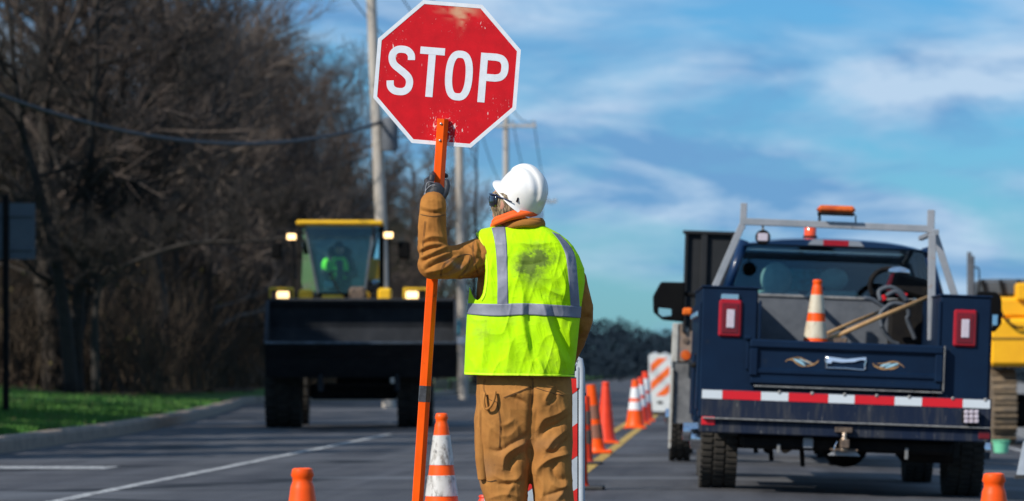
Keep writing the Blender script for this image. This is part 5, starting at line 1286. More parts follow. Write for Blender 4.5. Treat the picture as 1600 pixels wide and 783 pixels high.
# cab
cbn = thing_part('cab', ld, (0,0,0)); CY = 3.5
m_ = MB(); zr0, zr1 = zz(352.5,CY), zz(344.5,CY); x0, x1 = xx(463,CY), xx(599,CY)
m_.box(((x0+x1)/2,CY+.65,(zr0+zr1)/2), (x1-x0,1.6,zr1-zr0), .03); part(m_, 'cab_roof', M_yel, cbn)
def fr_(a, b, y0=CY, y1=None, r_=.035): return a
for pts, nm, mm, r_ in (([(476,352),(497,458)],'windscreen_pillar',M_bed,.02), ([(584,352),(570,458)],'windscreen_pillar',M_bed,.02), ([(468,352),(470,460)],'cab_pillar',M_chas,.05), ([(596,352),(596,460)],'cab_pillar',M_chas,.05)):
    m_ = MB(); yy = CY+(.05 if nm[0] == 'w' else .35); m_.tube([q3(a, b, yy) for a, b in pts], r_, 8); part(m_, nm, mm, cbn)
for px0 in (469, 596):
    m_ = MB(); m_.tube([q3(px0,352,CY+1.4), q3(px0,462,CY+1.4)], .05, 8); part(m_, 'cab_pillar', M_chas, cbn)
def gp_(P, name='cab_window'): return pane(name, [q3(*p) for p in P], M_cglass, cbn)
gp_([(497,458,CY+.05),(570,458,CY+.05),(584,352,CY+.05),(476,352,CY+.05)], 'windscreen')
gp_([(470,460,CY+.35),(495,460,CY+.06),(475,352,CY+.06),(468,352,CY+.35)]); gp_([(571,460,CY+.06),(596,460,CY+.35),(596,352,CY+.35),(585,352,CY+.06)])
gp_([(470,460,CY+1.4),(596,460,CY+1.4),(596,352,CY+1.4),(468,352,CY+1.4)], 'rear_window')
m_ = MB(); quadbox(m_, q3, 574, 404, 592, 437, CY+.20, CY+.28, .02); part(m_, 'side_panel', M_yel, cbn)
m_ = MB(); quadbox(m_, q3, 470, 455, 596, 478, CY+.1, CY+1.5, .04); part(m_, 'cab_floor', M_chas, cbn)
m_ = MB(); quadbox(m_, q3, 478, 356, 582, 368, CY+.2, CY+.3, .02); part(m_, 'sun_visor', M_bed, cbn)
m_ = MB(); quadbox(m_, q3, 512, 385, 548, 450, CY+1.05, CY+1.2, .05); part(m_, 'operator_seat', M_chas, cbn)
m_ = MB(); a = q3(528,432,CY+.42); m_.tube([(a.x+.19*math.cos(t),CY+.42+.08*math.sin(t),a.z+.10*math.sin(t)) for t in np.linspace(0,6.28,20,endpoint=False)], .018, 8, close=True); m_.tube([a, (a.x,CY+.3,a.z-.45)], .03, 8); part(m_, 'steering_wheel', M_chas, cbn, True)
m_ = MB(); m_.tube([q3(531,458,CY+.02), q3(520,436,CY+.02), q3(515,424,CY+.02)], .012, 6); part(m_, 'wiper', M_chas, cbn)
m_ = MB(); quadbox(m_, q3, 506, 440, 520, 450, CY+.15, CY+.3, .02); part(m_, 'paper_on_dash', mat('pale_blue_rag', (.35,.6,.65), .8), cbn)
for cxp, cyp in ((455.5,370),(607,367.5)):
    hl = thing_part('work_lamp', ld, (0,0,0)); m_ = MB(); quadbox(m_, q3, cxp-9.5, cyp-7, cxp+9.5, cyp+7, CY-.02, CY+.08, .02); part(m_, 'lamp_body', M_chas, hl)
    m_ = MB(); quadbox(m_, q3, cxp-7, cyp-4.6, cxp+7, cyp+4.6, CY-.04, CY-.018, .02); part(m_, 'lamp_lens', M_lamp, hl)
    m_ = MB(); m_.tube([q3(cxp,cyp+6,CY+.05), q3(cxp+2,462,CY+.05)], .02, 6); m_.tube([q3(cxp,cyp-3,CY+.05), q3(480 if cxp < 500 else 590,cyp-8,CY+.2)], .018, 6); part(m_, 'lamp_pole', M_chas, hl)
for x0, x1, y0, y1 in ((424,440,379,404),(622,641,377,405)):
    mr = thing_part('wing_mirror', ld, (0,0,0)); m_ = MB(); quadbox(m_, q3, x0, y0, x1, y1, CY+.1, CY+.18, .03); part(m_, 'mirror_housing', M_dark, mr)
    m_ = MB(); m_.tube([q3((x0+x1)/2,y0+3,CY+.14), q3(458 if x0 < 500 else 605,y0+3,CY+.14)], .014, 6); part(m_, 'mirror_arm', M_chas, mr)
m_ = MB(); m_.box((0,6.2,1.6), (1.7,2.4,1.1), .15); part(m_, 'engine_hood', M_yel, ld)
# loader operator
op = thing('person', 'loader operator in a green high visibility vest seated behind the windscreen', 'person', ld.location+Matrix.Rotation(R(4),3,'Z') @ Vector((0,CY+.85,0)), (0,0,R(4)))
a = q3(530,440,CY+.85); M_hv2 = mat('green_hi_vis', (.22,.95,.06), .8, col2=(.12,.8,.04), scale=8); M_dj = mat('dark_jacket', (.02,.022,.028), .8)
ol = Vector((a.x, 0, a.z)); ob = MB()
def O(x, y, z): return Vector((ol.x+x, y, ol.z+z))
ob.ell(O(0,.05,.20), (.19,.13,.28), 20, 14); ob.ell(O(0,.02,.58), (.075,.09,.11), 18, 12); ob.tube([O(0,.04,.40), O(0,.03,.52)], .055, 12)
for s_ in (-1,1):
    P = [O(s_*.18,.05,.38), O(s_*.27,-.05,.15), O(s_*.14,-.34,.10)]; ob.tube(P, [.07,.055,.04], 12)
    for p, r_ in zip(P, (.07,.055,.04)): ob.ell(p, (r_,)*3, 12, 8)
    for k in range(4): ob.tube([O(s_*.14+s_*(k-1.5)*.018,-.36,.10), O(s_*.14+s_*(k-1.5)*.018,-.42,.11), O(s_*.14+s_*(k-1.5)*.016,-.42,.075)], .011, 6)
    ob.tube([O(s_*.11,-.35,.11), O(s_*.09,-.39,.12)], .012, 6)
    P = [O(s_*.10,.05,-.05), O(s_*.13,-.40,-.02), O(s_*.13,-.45,-.42)]; ob.tube(P, [.085,.065,.05], 12)
    for p, r_ in zip(P, (.085,.065,.05)): ob.ell(p, (r_,)*3, 12, 8)
hm = remesh(ob, .014, 2); c = coords(hm); hm.materials.append(M_dj); hm.materials.append(M_skin)
o = link_mesh('body', hm, op)
cen = np.empty(len(hm.polygons)*3); hm.polygons.foreach_get('center', cen); cen = cen.reshape(-1,3)
hm.polygons.foreach_set('material_index', (cen[:,2] > ol.z+.5).astype(np.int32))
vb = MB(); vb.ell(O(0,.05,.20), (.205,.145,.27), 20, 14); vb.ell(O(-.23,.0,.28), (.085,.09,.14), 14, 10); part(vb, 'hi_vis_vest', M_hv2, op, True)
vb = MB(); vb.box(O(.01,-.12,.20), (.13,.05,.36), .02); part(vb, 'jacket_panel', M_dj, op); vb = MB(); vb.box(O(.10,-.11,.16), (.20,.04,.05), .005); part(vb, 'jacket_panel', M_dj, op)
vb = MB(); vb.ell(O(0,.03,.64), (.095,.11,.08), 16, 10); part(vb, 'cap', M_dj, op, True)

# ------------------------------------------------------------------ excavator on the right
M_yel2 = mat('bright_yellow_machine_paint', (.88,.44,.004), .45, col2=(.80,.38,.004), scale=3, dirt=[((.35,.22,.05), 7, .66, .8)])
ex = thing('excavator', 'yellow tracked machine parked on the gravel at the right edge', 'excavator', ((1640-VX)*58/F, 58, -.14), (0,0,0))
q4 = local_probe(ex)
m_ = MB(); quadbox(m_, q4, 1546, 497, 1720, 573, 0, 2.6, .06); part(m_, 'engine_body', M_yel2, ex)
m_ = MB(); quadbox(m_, q4, 1552, 464, 1720, 498, .2, 2.4, .06); part(m_, 'upper_body', M_yel2, ex)
m_ = MB(); quadbox(m_, q4, 1588, 442, 1612, 470, .1, .5, .03); part(m_, 'handrail_tower', M_yel2, ex)
m_ = MB(); quadbox(m_, q4, 1548, 527, 1720, 529.5, -.02, .0, .0); part(m_, 'panel_seam', mat('dark_yellow_seam', (.3,.16,.01), .6), ex)
m_ = MB(); quadbox(m_, q4, 1530, 436, 1640, 464, .6, 2.2, .05); part(m_, 'cab_canopy', mat('dark_canopy', (.05,.06,.07), .7, col2=(.08,.09,.1), scale=4), ex)
for k in range(4): m_ = MB(); m_.tube([q4(1535+k*28,437,.55), q4(1541+k*28,466,.55)], .025, 6); part(m_, 'canopy_bar', M_chas, ex)
for px0, y0 in ((1514.5,394),(1519,400)): m_ = MB(); m_.tube([q4(px0,y0,.6), q4(px0,470,.6)], .035, 8); part(m_, 'exhaust_stack', M_bed, ex)
m_ = MB(); m_.tube(bez([q4(1522,418,.6),q4(1529,420,.6),q4(1530,440,.6),q4(1528,458,.6)],5), .012, 6); part(m_, 'stack_pipe', M_chas, ex)
m_ = MB(); quadbox(m_, q4, 1509, 463, 1545, 480, .5, 1.2, .03); part(m_, 'stack_base', M_chas, ex)
m_ = MB(); m_.tube(bez([q4(1559,470,-.05),q4(1568,495,-.08),q4(1585,510,-.08),q4(1600,512,-.05)],5), .02, 6); part(m_, 'hydraulic_hose', M_chas, ex, True)
M_trk = mat('muddy_steel_track', (.20,.14,.08), .85, col2=(.09,.07,.05), scale=8, bump=.5, bscale=30)
for x0, x1 in ((1551,1589),(1690,1728)):
    tk = thing_part('crawler_track', ex, (0,0,0)); a, b = q4(x0,590,.2), q4(x1,590,.2); xm, w_ = (a.x+b.x)/2, b.x-a.x
    prof = []; zt = q4(x0,583,.2).z; rt_ = zt/2; Lh = 1.5
    path = [(rt_-.04+rt_*math.cos(t)*-1, rt_+rt_*math.sin(t)) for t in np.linspace(-math.pi/2, math.pi/2, 9)]
    path = [( .0+rt_-rt_*math.cos(t)+.1, rt_+rt_*math.sin(t)) for t in np.linspace(-math.pi/2, math.pi/2, 9)]+[(3.2+rt_*math.cos(t), rt_-rt_*math.sin(t)) for t in np.linspace(-math.pi/2, math.pi/2, 9)]
    m_ = MB(); m_.prism(path, xm-w_/2+.02, xm+w_/2-.02, 'x'); part(m_, 'track_belt', M_trk, tk)
    s_me = None
    P = [Vector((0, a_, b_)) for a_, b_ in path]; P.append(P[0]); tot = sum((P[i+1]-P[i]).length for i in range(len(P)-1)); ns = int(tot/.17)
    for k in range(ns):
        t = k/ns*tot; i = 0
        while t > (P[i+1]-P[i]).length: t -= (P[i+1]-P[i]).length; i += 1
        d_ = (P[i+1]-P[i]).normalized(); p = P[i]+d_*t
        if s_me is None: mb = MB(); mb.box((0,0,0), (w_,.14,.03), .006); mb.box((0,.05,.03), (w_,.02,.05), .0); o = mb.build('track_shoe', M_trk, tk); s_me = o.data
        else: o = bpy.data.objects.new('track_shoe', s_me); C.objects.link(o); o.parent = tk
        o.location = (xm, p.y, p.z); nrm = Vector((0,-d_.z,d_.y)); o.rotation_euler = (math.atan2(d_.z, d_.y), 0, 0)
        o.location += nrm*.015
m_ = MB(); m_.box((q4(1640,600,.2).x,1.8,.5), (1.3,2.4,.5), .1); part(m_, 'undercarriage', M_chas, ex)
bu = thing('bucket', 'pale green plastic tub on the gravel beside the yellow machine', 'tub', ((1564-VX)*52/F, 52, -.16)); 
m_ = MB(); m_.lathe([(0,.0),(.09,0),(.115,.18),(.13,.185),(.13,.20),(.11,.20),(.085,.02),(0,.02)], 28); part(m_, 'tub_wall', mat('pale_green_plastic', (.16,.55,.33), .5), bu, 40)
m_ = MB(); m_.tube([(.125*math.cos(t),0,.19-.07*math.sin(t)) for t in np.linspace(0,math.pi,14)], .006, 6); part(m_, 'tub_handle', M_worn, bu)
# white leaning barrier leg at the right frame edge
wb = thing('barrier_leg', 'white leaning barricade leg at the lower right corner', 'barricade', ((1604-VX)*30/F, 30, -.15))
q5 = local_probe(wb)
m_ = MB(); m_.prism([(q5(a,b,0).x, q5(a,b,0).z) for a, b in ((1589,742),(1600,690),(1625,690),(1614,742))], 0, .06); part(m_, 'leg_panel', M_wpl, wb)
m_ = MB(); m_.prism([(q5(a,b,0).x, q5(a,b,0).z) for a, b in ((1586,748),(1589,742),(1614,742),(1618,748))], -.05, .12); part(m_, 'leg_foot', M_rub, wb)

# ------------------------------------------------------------------ utility poles, wires, roadside bits
M_pole = mat('weathered_pole_wood', (.50,.45,.39), .85, col2=(.36,.32,.27), scale=4, bump=.5, bscale=20, stretch=(4,4,.3), bdist=.01)
M_wire = mat('black_wire', (.02,.02,.022), .6)
M_ins = mat('insulator_porcelain', (.5,.52,.55), .3)
def pole(label, xt, yt, xb, d, r_, ztop, arms=()):
    b = W(xb, VY+F/d, d); t = W(xt, yt, d); ax_ = (t-b).normalized(); L_ = ztop/ax_.z
    o = thing('utility_pole', label, 'utility pole', (b.x, d, 0), (0,0,0), 'wooden utility poles along the road')
    m_ = MB(); m_.tube([(0,0,-.3), ax_*L_*.5, ax_*L_], [r_*1.12, r_*.98, r_*.8], 14); m_.build('pole_shaft', M_pole, o, 40)
    tips = []
    for z_, l0, l1, ang in arms:
        c_ = ax_*(z_/ax_.z); dx, dy = math.cos(ang), math.sin(ang)
        m_ = MB(); m_.box(c_+Vector(((l0+l1)/2*dx,(l0+l1)/2*dy-r_*.9,0)), (l1-l0,.10,.13), .01, (0,0,ang)); m_.build('cross_arm', M_pole, o)
        for tt in (l0+.12, (l0+l1)/2+.3, l1-.10):
            p = c_+Vector((tt*dx,tt*dy-r_*.9,.065)); m_ = MB(); m_.lathe([(0,0),(.03,0),(.03,.05),(.07,.07),(.05,.10),(.07,.12),(.04,.17),(0,.18)], 12, 'z', p); m_.build('insulator', M_ins, o, True); tips.append(o.location+p+Vector((0,0,.15)))
    return o, tips, ax_
pA, tA, aA = pole('leaning weathered pole nearest the camera left of the STOP sign', 580, 0, 608, 100, .155, 12.2, ((11.4,-1.2,1.2,0.),))
pB, tB, aB = pole('pale straight pole below the STOP sign', 718, 235, 724, 128, .155, 11.6, ((11.0,-1.2,1.2,0.),))
pC, tC, aC = pole('thin pole with a crossarm above the white hard hat', 790.5, 190, 792, 170, .15, 12.2, ((1+(577-197)*170/F,-1.35,1.35,0.),))
pD, tD, aD = pole('farthest pole with its crossarm showing right of the hard hat', 845, 300, 846, 262, .15, 12.9, ((1+(577-315)*262/F,-1.1,1.1,0.),))
m_ = MB(); a = W(603,200,99.8)-pA.location; m_.lathe([(0,-.5),(.2,-.5),(.22,-.4),(.22,.3),(.16,.38),(0,.4)], 18, 'z', a+Vector((.10,0,-.1))); m_.build('transformer', M_bed, pA, 40)
m_ = MB(); a = W(722,532,127.8)-pB.location; m_.box(a, (.32,.04,.26), .01); m_.build('sign_plate', M_wsheet, pB); m_ = MB(); a = W(713,511,127.8)-pB.location; m_.box(a, (.26,.04,.5), .02); m_.build('meter_box', mat('teal_box', (.10,.36,.40), .6), pB)
def wire(a, b, sag, label, r_=.018, grp='overhead wires between the utility poles'):
    a, b = Vector(a), Vector(b); o0 = a; P = [a.lerp(b, t)-Vector((0,0,sag*4*t*(1-t)))-o0 for t in np.linspace(0,1,26)]
    m_ = MB(); m_.tube(P, r_, 6); o = m_.build('overhead_wire', M_wire, None, True); o.location = o0; tag(o, label, 'wire', grp)
wire(W(601,189,100), W(-420,-60,62), 1.55, 'thick dark cable sagging across the trees left of the leaning pole', .045)
for i, (a, b) in enumerate(zip(tA, tB)): wire(a, b, .5, ('left','middle','right')[i % 3]+' overhead wire from the leaning pole to the pole below the STOP sign')
for i, (a, b) in enumerate(zip(tB, tC)): wire(a, b, .7, ('left','middle','right')[i % 3]+' overhead wire running behind the STOP sign to the thin crossarm pole')
for i, (a, b) in enumerate(zip(tC, tD)): wire(a, b, 1.6, ('left','middle','right')[i % 3]+' overhead wire dropping from the thin pole to the farthest pole', .022)
for a, off in zip(tA, (-1,0,1)): wire(a, W(-900+off*60,-900,45), .8, ('left','middle','right')[off+1]+' overhead wire running from the leaning pole out over the lawn')
wire(W(590,240,100), W(60,345,120), .35, 'pale service wire slanting down through the trees', .016)
wire(W(720,255,128), W(560,345,150), .35, 'pale lower service wire between the poles', .016)
# sign seen from behind at the far left
d = 62; s_ = F/d; gz = lawn_z((8-VX)/s_, d)
bs = thing('road_sign', 'back of a blue grey road sign on a dark post at the far left edge', 'road sign', ((9-VX)/s_, d, gz))
q6 = local_probe(bs); M_sback = mat('dull_aluminium_sign_back', (.085,.105,.125), .8, metal=.0, col2=(.10,.125,.145), scale=3)
m_ = MB(); quadbox(m_, q6, -38, 317.5, 55, 405, .03, .036, .0); part(m_, 'sign_panel', M_sback, bs)
m_ = MB(); quadbox(m_, q6, 4, 305, 13.5, 668, -.03, .03, .01); part(m_, 'sign_post', M_chas, bs)
for yy in (335, 388): m_ = MB(); quadbox(m_, q6, -30, yy, 50, yy+3, .0, .03); part(m_, 'sign_brace', M_sback, bs)
# low wall / guardrail beyond the worker
gr_ = thing('guard_wall', 'low beige concrete wall beyond the loader beside the poles', 'wall', (W(690,600,150).x, 150, 0))
for k in range(6): m_ = MB(); m_.box((-1.6+k*1.22,k*.5,.28), (1.20,.35,.62), .04, (0,0,R(22))); o = m_.build('wall_block', mat('beige_concrete', (.30,.25,.17), .9, col2=(.2,.17,.12), scale=2) if k == 0 else bpy.data.materials['beige_concrete'], gr_)

# ------------------------------------------------------------------ bare winter trees
M_bark = mat('grey_brown_bark', (.05,.04,.032), .95, col2=(.03,.025,.02), scale=5, bump=.5, bscale=20, bdist=.02)
M_twig = mat('brown_grey_twigs', (.105,.084,.072), .95, col2=(.06,.046,.038), scale=1.2, spec=.1)
M_twig2 = mat('olive_grey_twigs', (.085,.078,.045), .95, col2=(.05,.045,.03), scale=1.2, spec=.1)
M_twig3 = mat('pale_grey_twigs', (.18,.145,.12), .95, col2=(.08,.065,.055), scale=1.2, spec=.1)
M_dark2 = mat('dark_bark', (.018,.015,.013), .95, col2=(.03,.025,.02), scale=6, bump=.5, bscale=20, bdist=.02)
M_pine = mat('dark_pine_needles', (.03,.055,.025), .85, col2=(.045,.075,.03), scale=3)
def thin(mb, a, b, ra, rb):
    d = (b-a); u = d.orthogonal().normalized(); v = d.cross(u).normalized(); vs = []
    for p, r_ in ((a, ra), (b, rb)):
        for k in range(3): t = 2.094*k; vs.append(p+(u*math.cos(t)+v*math.sin(t))*r_)
    mb.add(vs, [(0,1,4,3),(1,2,5,4),(2,0,3,5)])
def tree_meshes(seed, h, trunk=None, lean=(0,0), spread=.8, dens=1., low=.25, tr_r=None, ups=.35):
    rnd = random.Random(seed); T = MB(); K = MB(); r0 = tr_r or h*.016
    if trunk is None:
        trunk = []; x = y = 0.
        for i in range(9):
            trunk.append(Vector((x, y, h*.82*i/8))); x += rnd.uniform(-.025,.025)*h+lean[0]*h/8; y += rnd.uniform(-.025,.025)*h+lean[1]*h/8
    n = len(trunk); rs = [r0*(1.25-1.0*(i/(n-1))**.9) for i in range(n)]; T.tube(bez(trunk, 3), np.interp(np.linspace(0,1,3*(n-1)+1), np.linspace(0,1,n), rs).tolist(), 8)
    def grow(p, d, L_, r_, lv):
        nseg = 4 if lv < 2 else 2; q = p; dd = d.copy(); pts = [p]; 
        for i in range(nseg):
            dd = (dd+Vector((rnd.gauss(0,.22),rnd.gauss(0,.22),rnd.gauss(0,.16)+ups*.22))).normalized(); q = q+dd*L_/nseg; pts.append(q)
        if lv < 2: K.tube(pts, np.linspace(r_, r_*.35, len(pts)).tolist(), 5 if lv == 0 else 4, False)
        else:
            for i in range(nseg): thin(K, pts[i], pts[i+1], r_*(1-.35*i), r_*(.7-.3*i))
        if lv >= 3: return
        nc = (int(8*dens), int(7*dens), int(9*dens))[lv]
        for k in range(nc):
            t = rnd.uniform(.2, 1.)*nseg; i = min(int(t), nseg-1); b = pts[i].lerp(pts[i+1], t-i); 
            a = rnd.uniform(0, 6.28); el = rnd.uniform(.35, 1.0); nd = (dd*math.cos(el)+(dd.orthogonal().normalized()*math.cos(a)+dd.cross(dd.orthogonal()).normalized()*math.sin(a))*math.sin(el)).normalized()
            grow(b, nd, L_*rnd.uniform(.38,.62), max(r_*.42, .0055), lv+1)
    nb_ = int(17*dens)
    for k in range(nb_):
        t = low+(1-low)*(k+rnd.random())/nb_; f = t*(n-1); i = min(int(f), n-2); p = trunk[i].lerp(trunk[i+1], f-i); a = rnd.uniform(0, 6.28)
        up = .25+.6*t+rnd.uniform(-.2,.2); d = Vector((math.cos(a), math.sin(a), up)).normalized(); grow(p, d, h*spread*rnd.uniform(.32,.5)*(1.15-.55*t), r0*(.55-.3*t), 0)
    return T, K
variants = []
for i in range(7):
    h = (15, 13.5, 16, 12, 14, 11, 17)[i]; T, K = tree_meshes(100+i, h, lean=((i % 3-1)*.06, 0), dens=(1., .95, .9, 1., .95, 1.05, .9)[i], low=(.18,.15,.25,.1,.2,.08,.3)[i])
    mt = (M_twig, M_twig2, M_twig, M_twig3, M_twig, M_twig2, M_twig3)[i]
    T0 = T.build('trunk', M_dark2 if i % 2 else M_bark, None, True, fix=False); K0 = K.build('crown', mt, None, fix=False); variants.append((T0, K0))
used = set()
def plant(i, x, y, z, sc_, rz, label, group='bare trees crowding the wood edge'):
    r_ = thing('bare_tree', label, 'tree', (x, y, z-.1), (0,0,rz), group); r_.scale = (sc_,)*3
    for o in variants[i]:
        if i in used: c_ = o.copy(); C.objects.link(c_)
        else: c_ = o
        c_.parent = r_
    used.add(i); return r_
rnd = random.Random(5)
spots = []
for k in range(76):
    y = 98+ (k/76)**1.25*150+rnd.uniform(-3,3); edge = -.19*y if False else -15.0-(y-98)*-.012
    row = k % 4; x = -14.6-(row*4.2)-rnd.uniform(0,3.2)+max(0,(y-150))*-.0
    spots.append((x, y))
for k, (x, y) in enumerate(spots):
    i = rnd.randrange(7); front = (k % 4 == 0)
    plant(i, x, y, .45, rnd.uniform(.72,1.05)*(1. if y < 150 else .85), rnd.uniform(0,6.28), 'leafless grey brown tree tangled among others in the wood')
# further left, deep rows closing the view
for k in range(26):
    y = 112+k*5.0+rnd.uniform(-2,2); x = -.186*y-rnd.uniform(-5,4) if k % 2 else -21-rnd.uniform(0,14)
    plant(rnd.randrange(7), x, y, .45, rnd.uniform(.85,1.15), rnd.uniform(0,6.28), 'leafless grey brown tree tangled among others in the wood')
for k in range(6):
    y = 118+k*9+rnd.uniform(-3,3); plant((0,2,4,6)[k % 4], -15.2-rnd.random()*1.6-k*.35, y, .3, rnd.uniform(.80,.95), rnd.uniform(0,6.28), 'leafless grey brown tree tangled among others in the wood')
for i_, (T0, K0) in enumerate(variants):
    if i_ not in used: bpy.data.objects.remove(T0); bpy.data.objects.remove(K0)
# three marked trees at the front of the wood
def special(seed, label, pts, d, r_, h, **kw):
    P = [W(a, b, d) for a, b in pts]; b0 = P[0].copy(); b0.z = .4; P = [p-b0 for p in P]; P[0].z = 0
    T, K = tree_meshes(seed, h, trunk=P, tr_r=r_, **kw); o = thing('bare_tree', label, 'tree', b0)
    T.build('trunk', M_dark2, o, True, fix=False); K.build('crown', M_dark2 if seed % 2 else M_twig, o, fix=False); return o
special(11, 'dark forked tree with a twin top standing upper left in the wood', [(120,612),(118,560),(122,480),(130,400),(140,300),(142,200),(150,110),(152,30),(158,-80)], 97, .17, 12, dens=.9, spread=.55)
special(13, 'dark slanting tree at the far left behind the sign', [(112,612),(104,520),(92,430),(78,360),(56,280),(34,200),(22,110),(14,20),(2,-90)], 96, .15, 12, dens=.9, spread=.55)
special(15, 'low spreading tree reaching a long dark branch toward the loader', [(150,612),(148,540),(150,480),(164,436),(225,402),(300,380),(370,378),(430,374),(480,358)], 95, .085, 9, dens=1., spread=.45, low=.3)
special(17, 'dark tree leaning right with its forked crown above the wood', [(96,612),(110,560),(128,500),(150,430),(180,370),(205,300),(240,230),(262,150),(300,60)], 98, .13, 11, dens=.8, spread=.5)
# young tree by the second pole
special(20, 'slim bare sapling between the second pole and the worker', [(742,612),(742,560),(744,500),(741,440),(744,380),(742,330),(745,290),(744,250),(746,215)], 150, .10, 7, dens=.55, spread=.6)
# brush under the trees
bm_b = MB(); rb_ = random.Random(9)
for k in range(9500):
    y = 97+rb_.random()**1.2*110; x = -14.2-rb_.random()**1.3*24+ (0 if y > 108 else 0); h = rb_.uniform(.8,6.0)*(1 if x < -16 else .7); p = Vector((x, y, .42)); d = Vector((rb_.gauss(0,.28), rb_.gauss(0,.2), 1)).normalized()
    q_ = p+d*h*.5; thin(bm_b, p, q_, .022, .014); 
    for j in range(4):
        e_ = (d+Vector((rb_.gauss(0,.5), rb_.gauss(0,.4), rb_.uniform(-.1,.3)))).normalized(); s0 = p.lerp(q_, rb_.uniform(.4,1)); thin(bm_b, s0, s0+e_*h*.5, .012, .004)
tag(bm_b.build('undergrowth', mat('shade_darkened_stems', (.045,.034,.027), .95, col2=(.085,.065,.045), scale=.6, spec=.1), None, fix=False), kind='stuff')  # stem colour darkened to carry the shade low in the wood
# ivy and leaves still hanging low in the wood
lv = MB()
for k in range(9000):
    y = 98+rb_.random()*60; x = -14.5-rb_.random()*22; cl_ = vnoise(x*.35, y*.2, 1.)
    if cl_ < .05: continue
    p = Vector((x, y, .4+rb_.random()**1.6*5)); a = rb_.uniform(0,6.28); u = Vector((math.cos(a), math.sin(a), rb_.uniform(-.5,.5)))*.07; v = Vector((-math.sin(a)*.3, math.cos(a)*.3, .9))*.07
    lv.add([p-u, p-v, p+u, p+v], [(0,1,2,3)])
tag(lv.build('dead_leaves', mat('rusty_dead_leaves', (.12,.055,.028), .9, col2=(.10,.12,.03), scale=.5), None, fix=False), kind='stuff')
# conifers just outside the left of the view: they throw the shade over lawn and loader
def pine(seed, h):
    rn = random.Random(seed); T = MB(); K = MB(); T.tube([(0,0,0),(0,0,h*.5),(0,0,h*.97)], [h*.017,h*.012,.02], 8)
    z = h*.12
    while z < h*.97:
        f = 1-(z/h); nb = 9; 
        for k in range(nb):
            a = rn.uniform(0,6.28); L_ = h*.24*f**.75*rn.uniform(.8,1.1)+.2; d = Vector((math.cos(a), math.sin(a), rn.uniform(-.25,.05))); p = Vector((0,0,z)); K_e = p+d*L_; thin(K, p, K_e, .03, .01)
            m = int(10+L_*9)
            for j in range(m):
                t = rn.uniform(.1,1); b = p+d*L_*t; s_ = rn.uniform(.16,.34); aa = rn.uniform(0,6.28); u = Vector((math.cos(aa), math.sin(aa), rn.uniform(-.4,.3)))*s_; v = Vector((-math.sin(aa), math.cos(aa), rn.uniform(-.3,.3)))*s_*.45
                K.add([b, b+u*.5-v, b+u*1.1, b+u*.5+v], [(0,1,2,3)])
        z += h*.028
    return T.build('trunk', M_bark, None, True, fix=False), K.build('crown', M_pine, None, fix=False)
pv = [pine(1, 15), pine(2, 13)]; pu = set()
for k, (x, y, i, s_) in enumerate(((-13.0,44,0,.70),(-13.8,49,1,.80),(-14.4,54,0,.74),(-15.4,59,1,.85),(-16.8,64,0,.85),(-18.2,70,1,.95),(-20.2,76,0,.9),(-18.8,53,0,.95),(-22.2,83,1,.9),(-13.4,39,1,.7),(-20.6,60,1,1.1),(-24.0,89,0,1.0),(-16.6,57.5,1,.82),(-17.4,55.6,0,.8))):  # last two pines added out of view to keep sun off the road sign
    r_ = thing('pine_tree', 'dense dark conifer in the row along the left side of the lawn', 'tree', (x, y, .3), (0,0,k*1.3), 'conifers along the left of the lawn'); r_.scale = (s_,)*3
    for o in pv[i]:
        c_ = o if i not in pu else o.copy()
        if i in pu: C.objects.link(c_)
        c_.parent = r_
    pu.add(i)
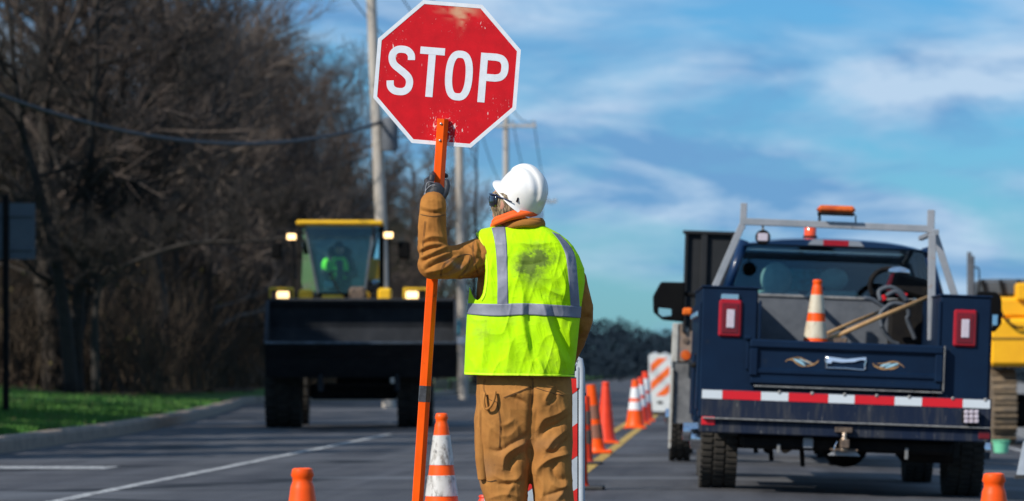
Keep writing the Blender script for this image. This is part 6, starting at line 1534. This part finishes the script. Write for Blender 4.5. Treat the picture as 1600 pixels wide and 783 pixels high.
# grass blades near the kerb
gb_ = MB(); rg = random.Random(3)
for k in range(26000):
    y = 44+rg.random()**1.5*56; x = curb_x(y)-.32-rg.random()*min(9, max(.5, curb_x(y)+.19*y)); z = lawn_z(x, y); a = rg.uniform(0,6.28); h = rg.uniform(.04,.10); w2 = .012
    gb_.add([(x-w2*math.cos(a),y-w2*math.sin(a),z-.01),(x+w2*math.cos(a),y+w2*math.sin(a),z-.01),(x+rg.gauss(0,.02),y+rg.gauss(0,.02),z+h)], [(0,1,2)])
tag(gb_.build('grass_blades', M_blade, None, fix=False), kind='stuff')
# distant hill and wood at the end of the road
M_hill = mat('distant_brush', (.010,.018,.025), .95, col2=(.055,.06,.045), scale=.05)
vs = []; fs = []; nxh, nyh = 70, 8
for j in range(nyh+1):
    for i in range(nxh+1):
        x = -120+i*240/nxh; y = 420+j*40; t = j/nyh; z = -.3+5.5*math.sin(min(t*1.4,1)*math.pi/2)*(.75+.4*float(vnoise(x*.03,2.,0.)))
        if j == 0: z = -.6
        vs.append((x, y, z))
for j in range(nyh):
    for i in range(nxh): p = j*(nxh+1)+i; fs.append((p,p+1,p+nxh+2,p+nxh+1))
m_ = MB(); m_.add(vs, fs); tag(m_.build('hill', M_hill, None, True, fix=False), kind='structure')
fw_ = MB(); rf = random.Random(21)
for k in range(1500):
    y = rf.uniform(300,470); x = rf.uniform(-60,50); prof_h = 4.9+.7*float(vnoise(x*.07*330/y, 0., 7.))+.9*math.exp(-((x/y*F+VX-955)/38)**2); hh_ = prof_h*y/400*rf.uniform(.8,1.08); base = Vector((x, y, -.2)); w_ = hh_*.60
    fw_.tube([base, base+Vector((0,0,hh_*.5))], [.12,.05], 4, False)
    for j in range(100):
        a = rf.uniform(0,6.28); t = rf.random(); rr2 = w_*math.sin(math.pi*min(.15+.85*t,1))**.6*rf.random()**.4; p = base+Vector((math.cos(a)*rr2, math.sin(a)*rr2, hh_*(.12+.88*t))); s_ = rf.uniform(.10,.28)
        u = Vector((rf.gauss(0,1), rf.gauss(0,1), rf.gauss(0,1))).normalized()*s_; v = u.orthogonal().normalized()*s_*.5; fw_.add([p-u, p-v, p+u, p+v], [(0,1,2,3)])
tag(fw_.build('distant_wood', mat('distant_wood_foliage', (.010,.020,.030), .95, col2=(.017,.026,.034), spec=.1, scale=.12), None, fix=False), kind='stuff')
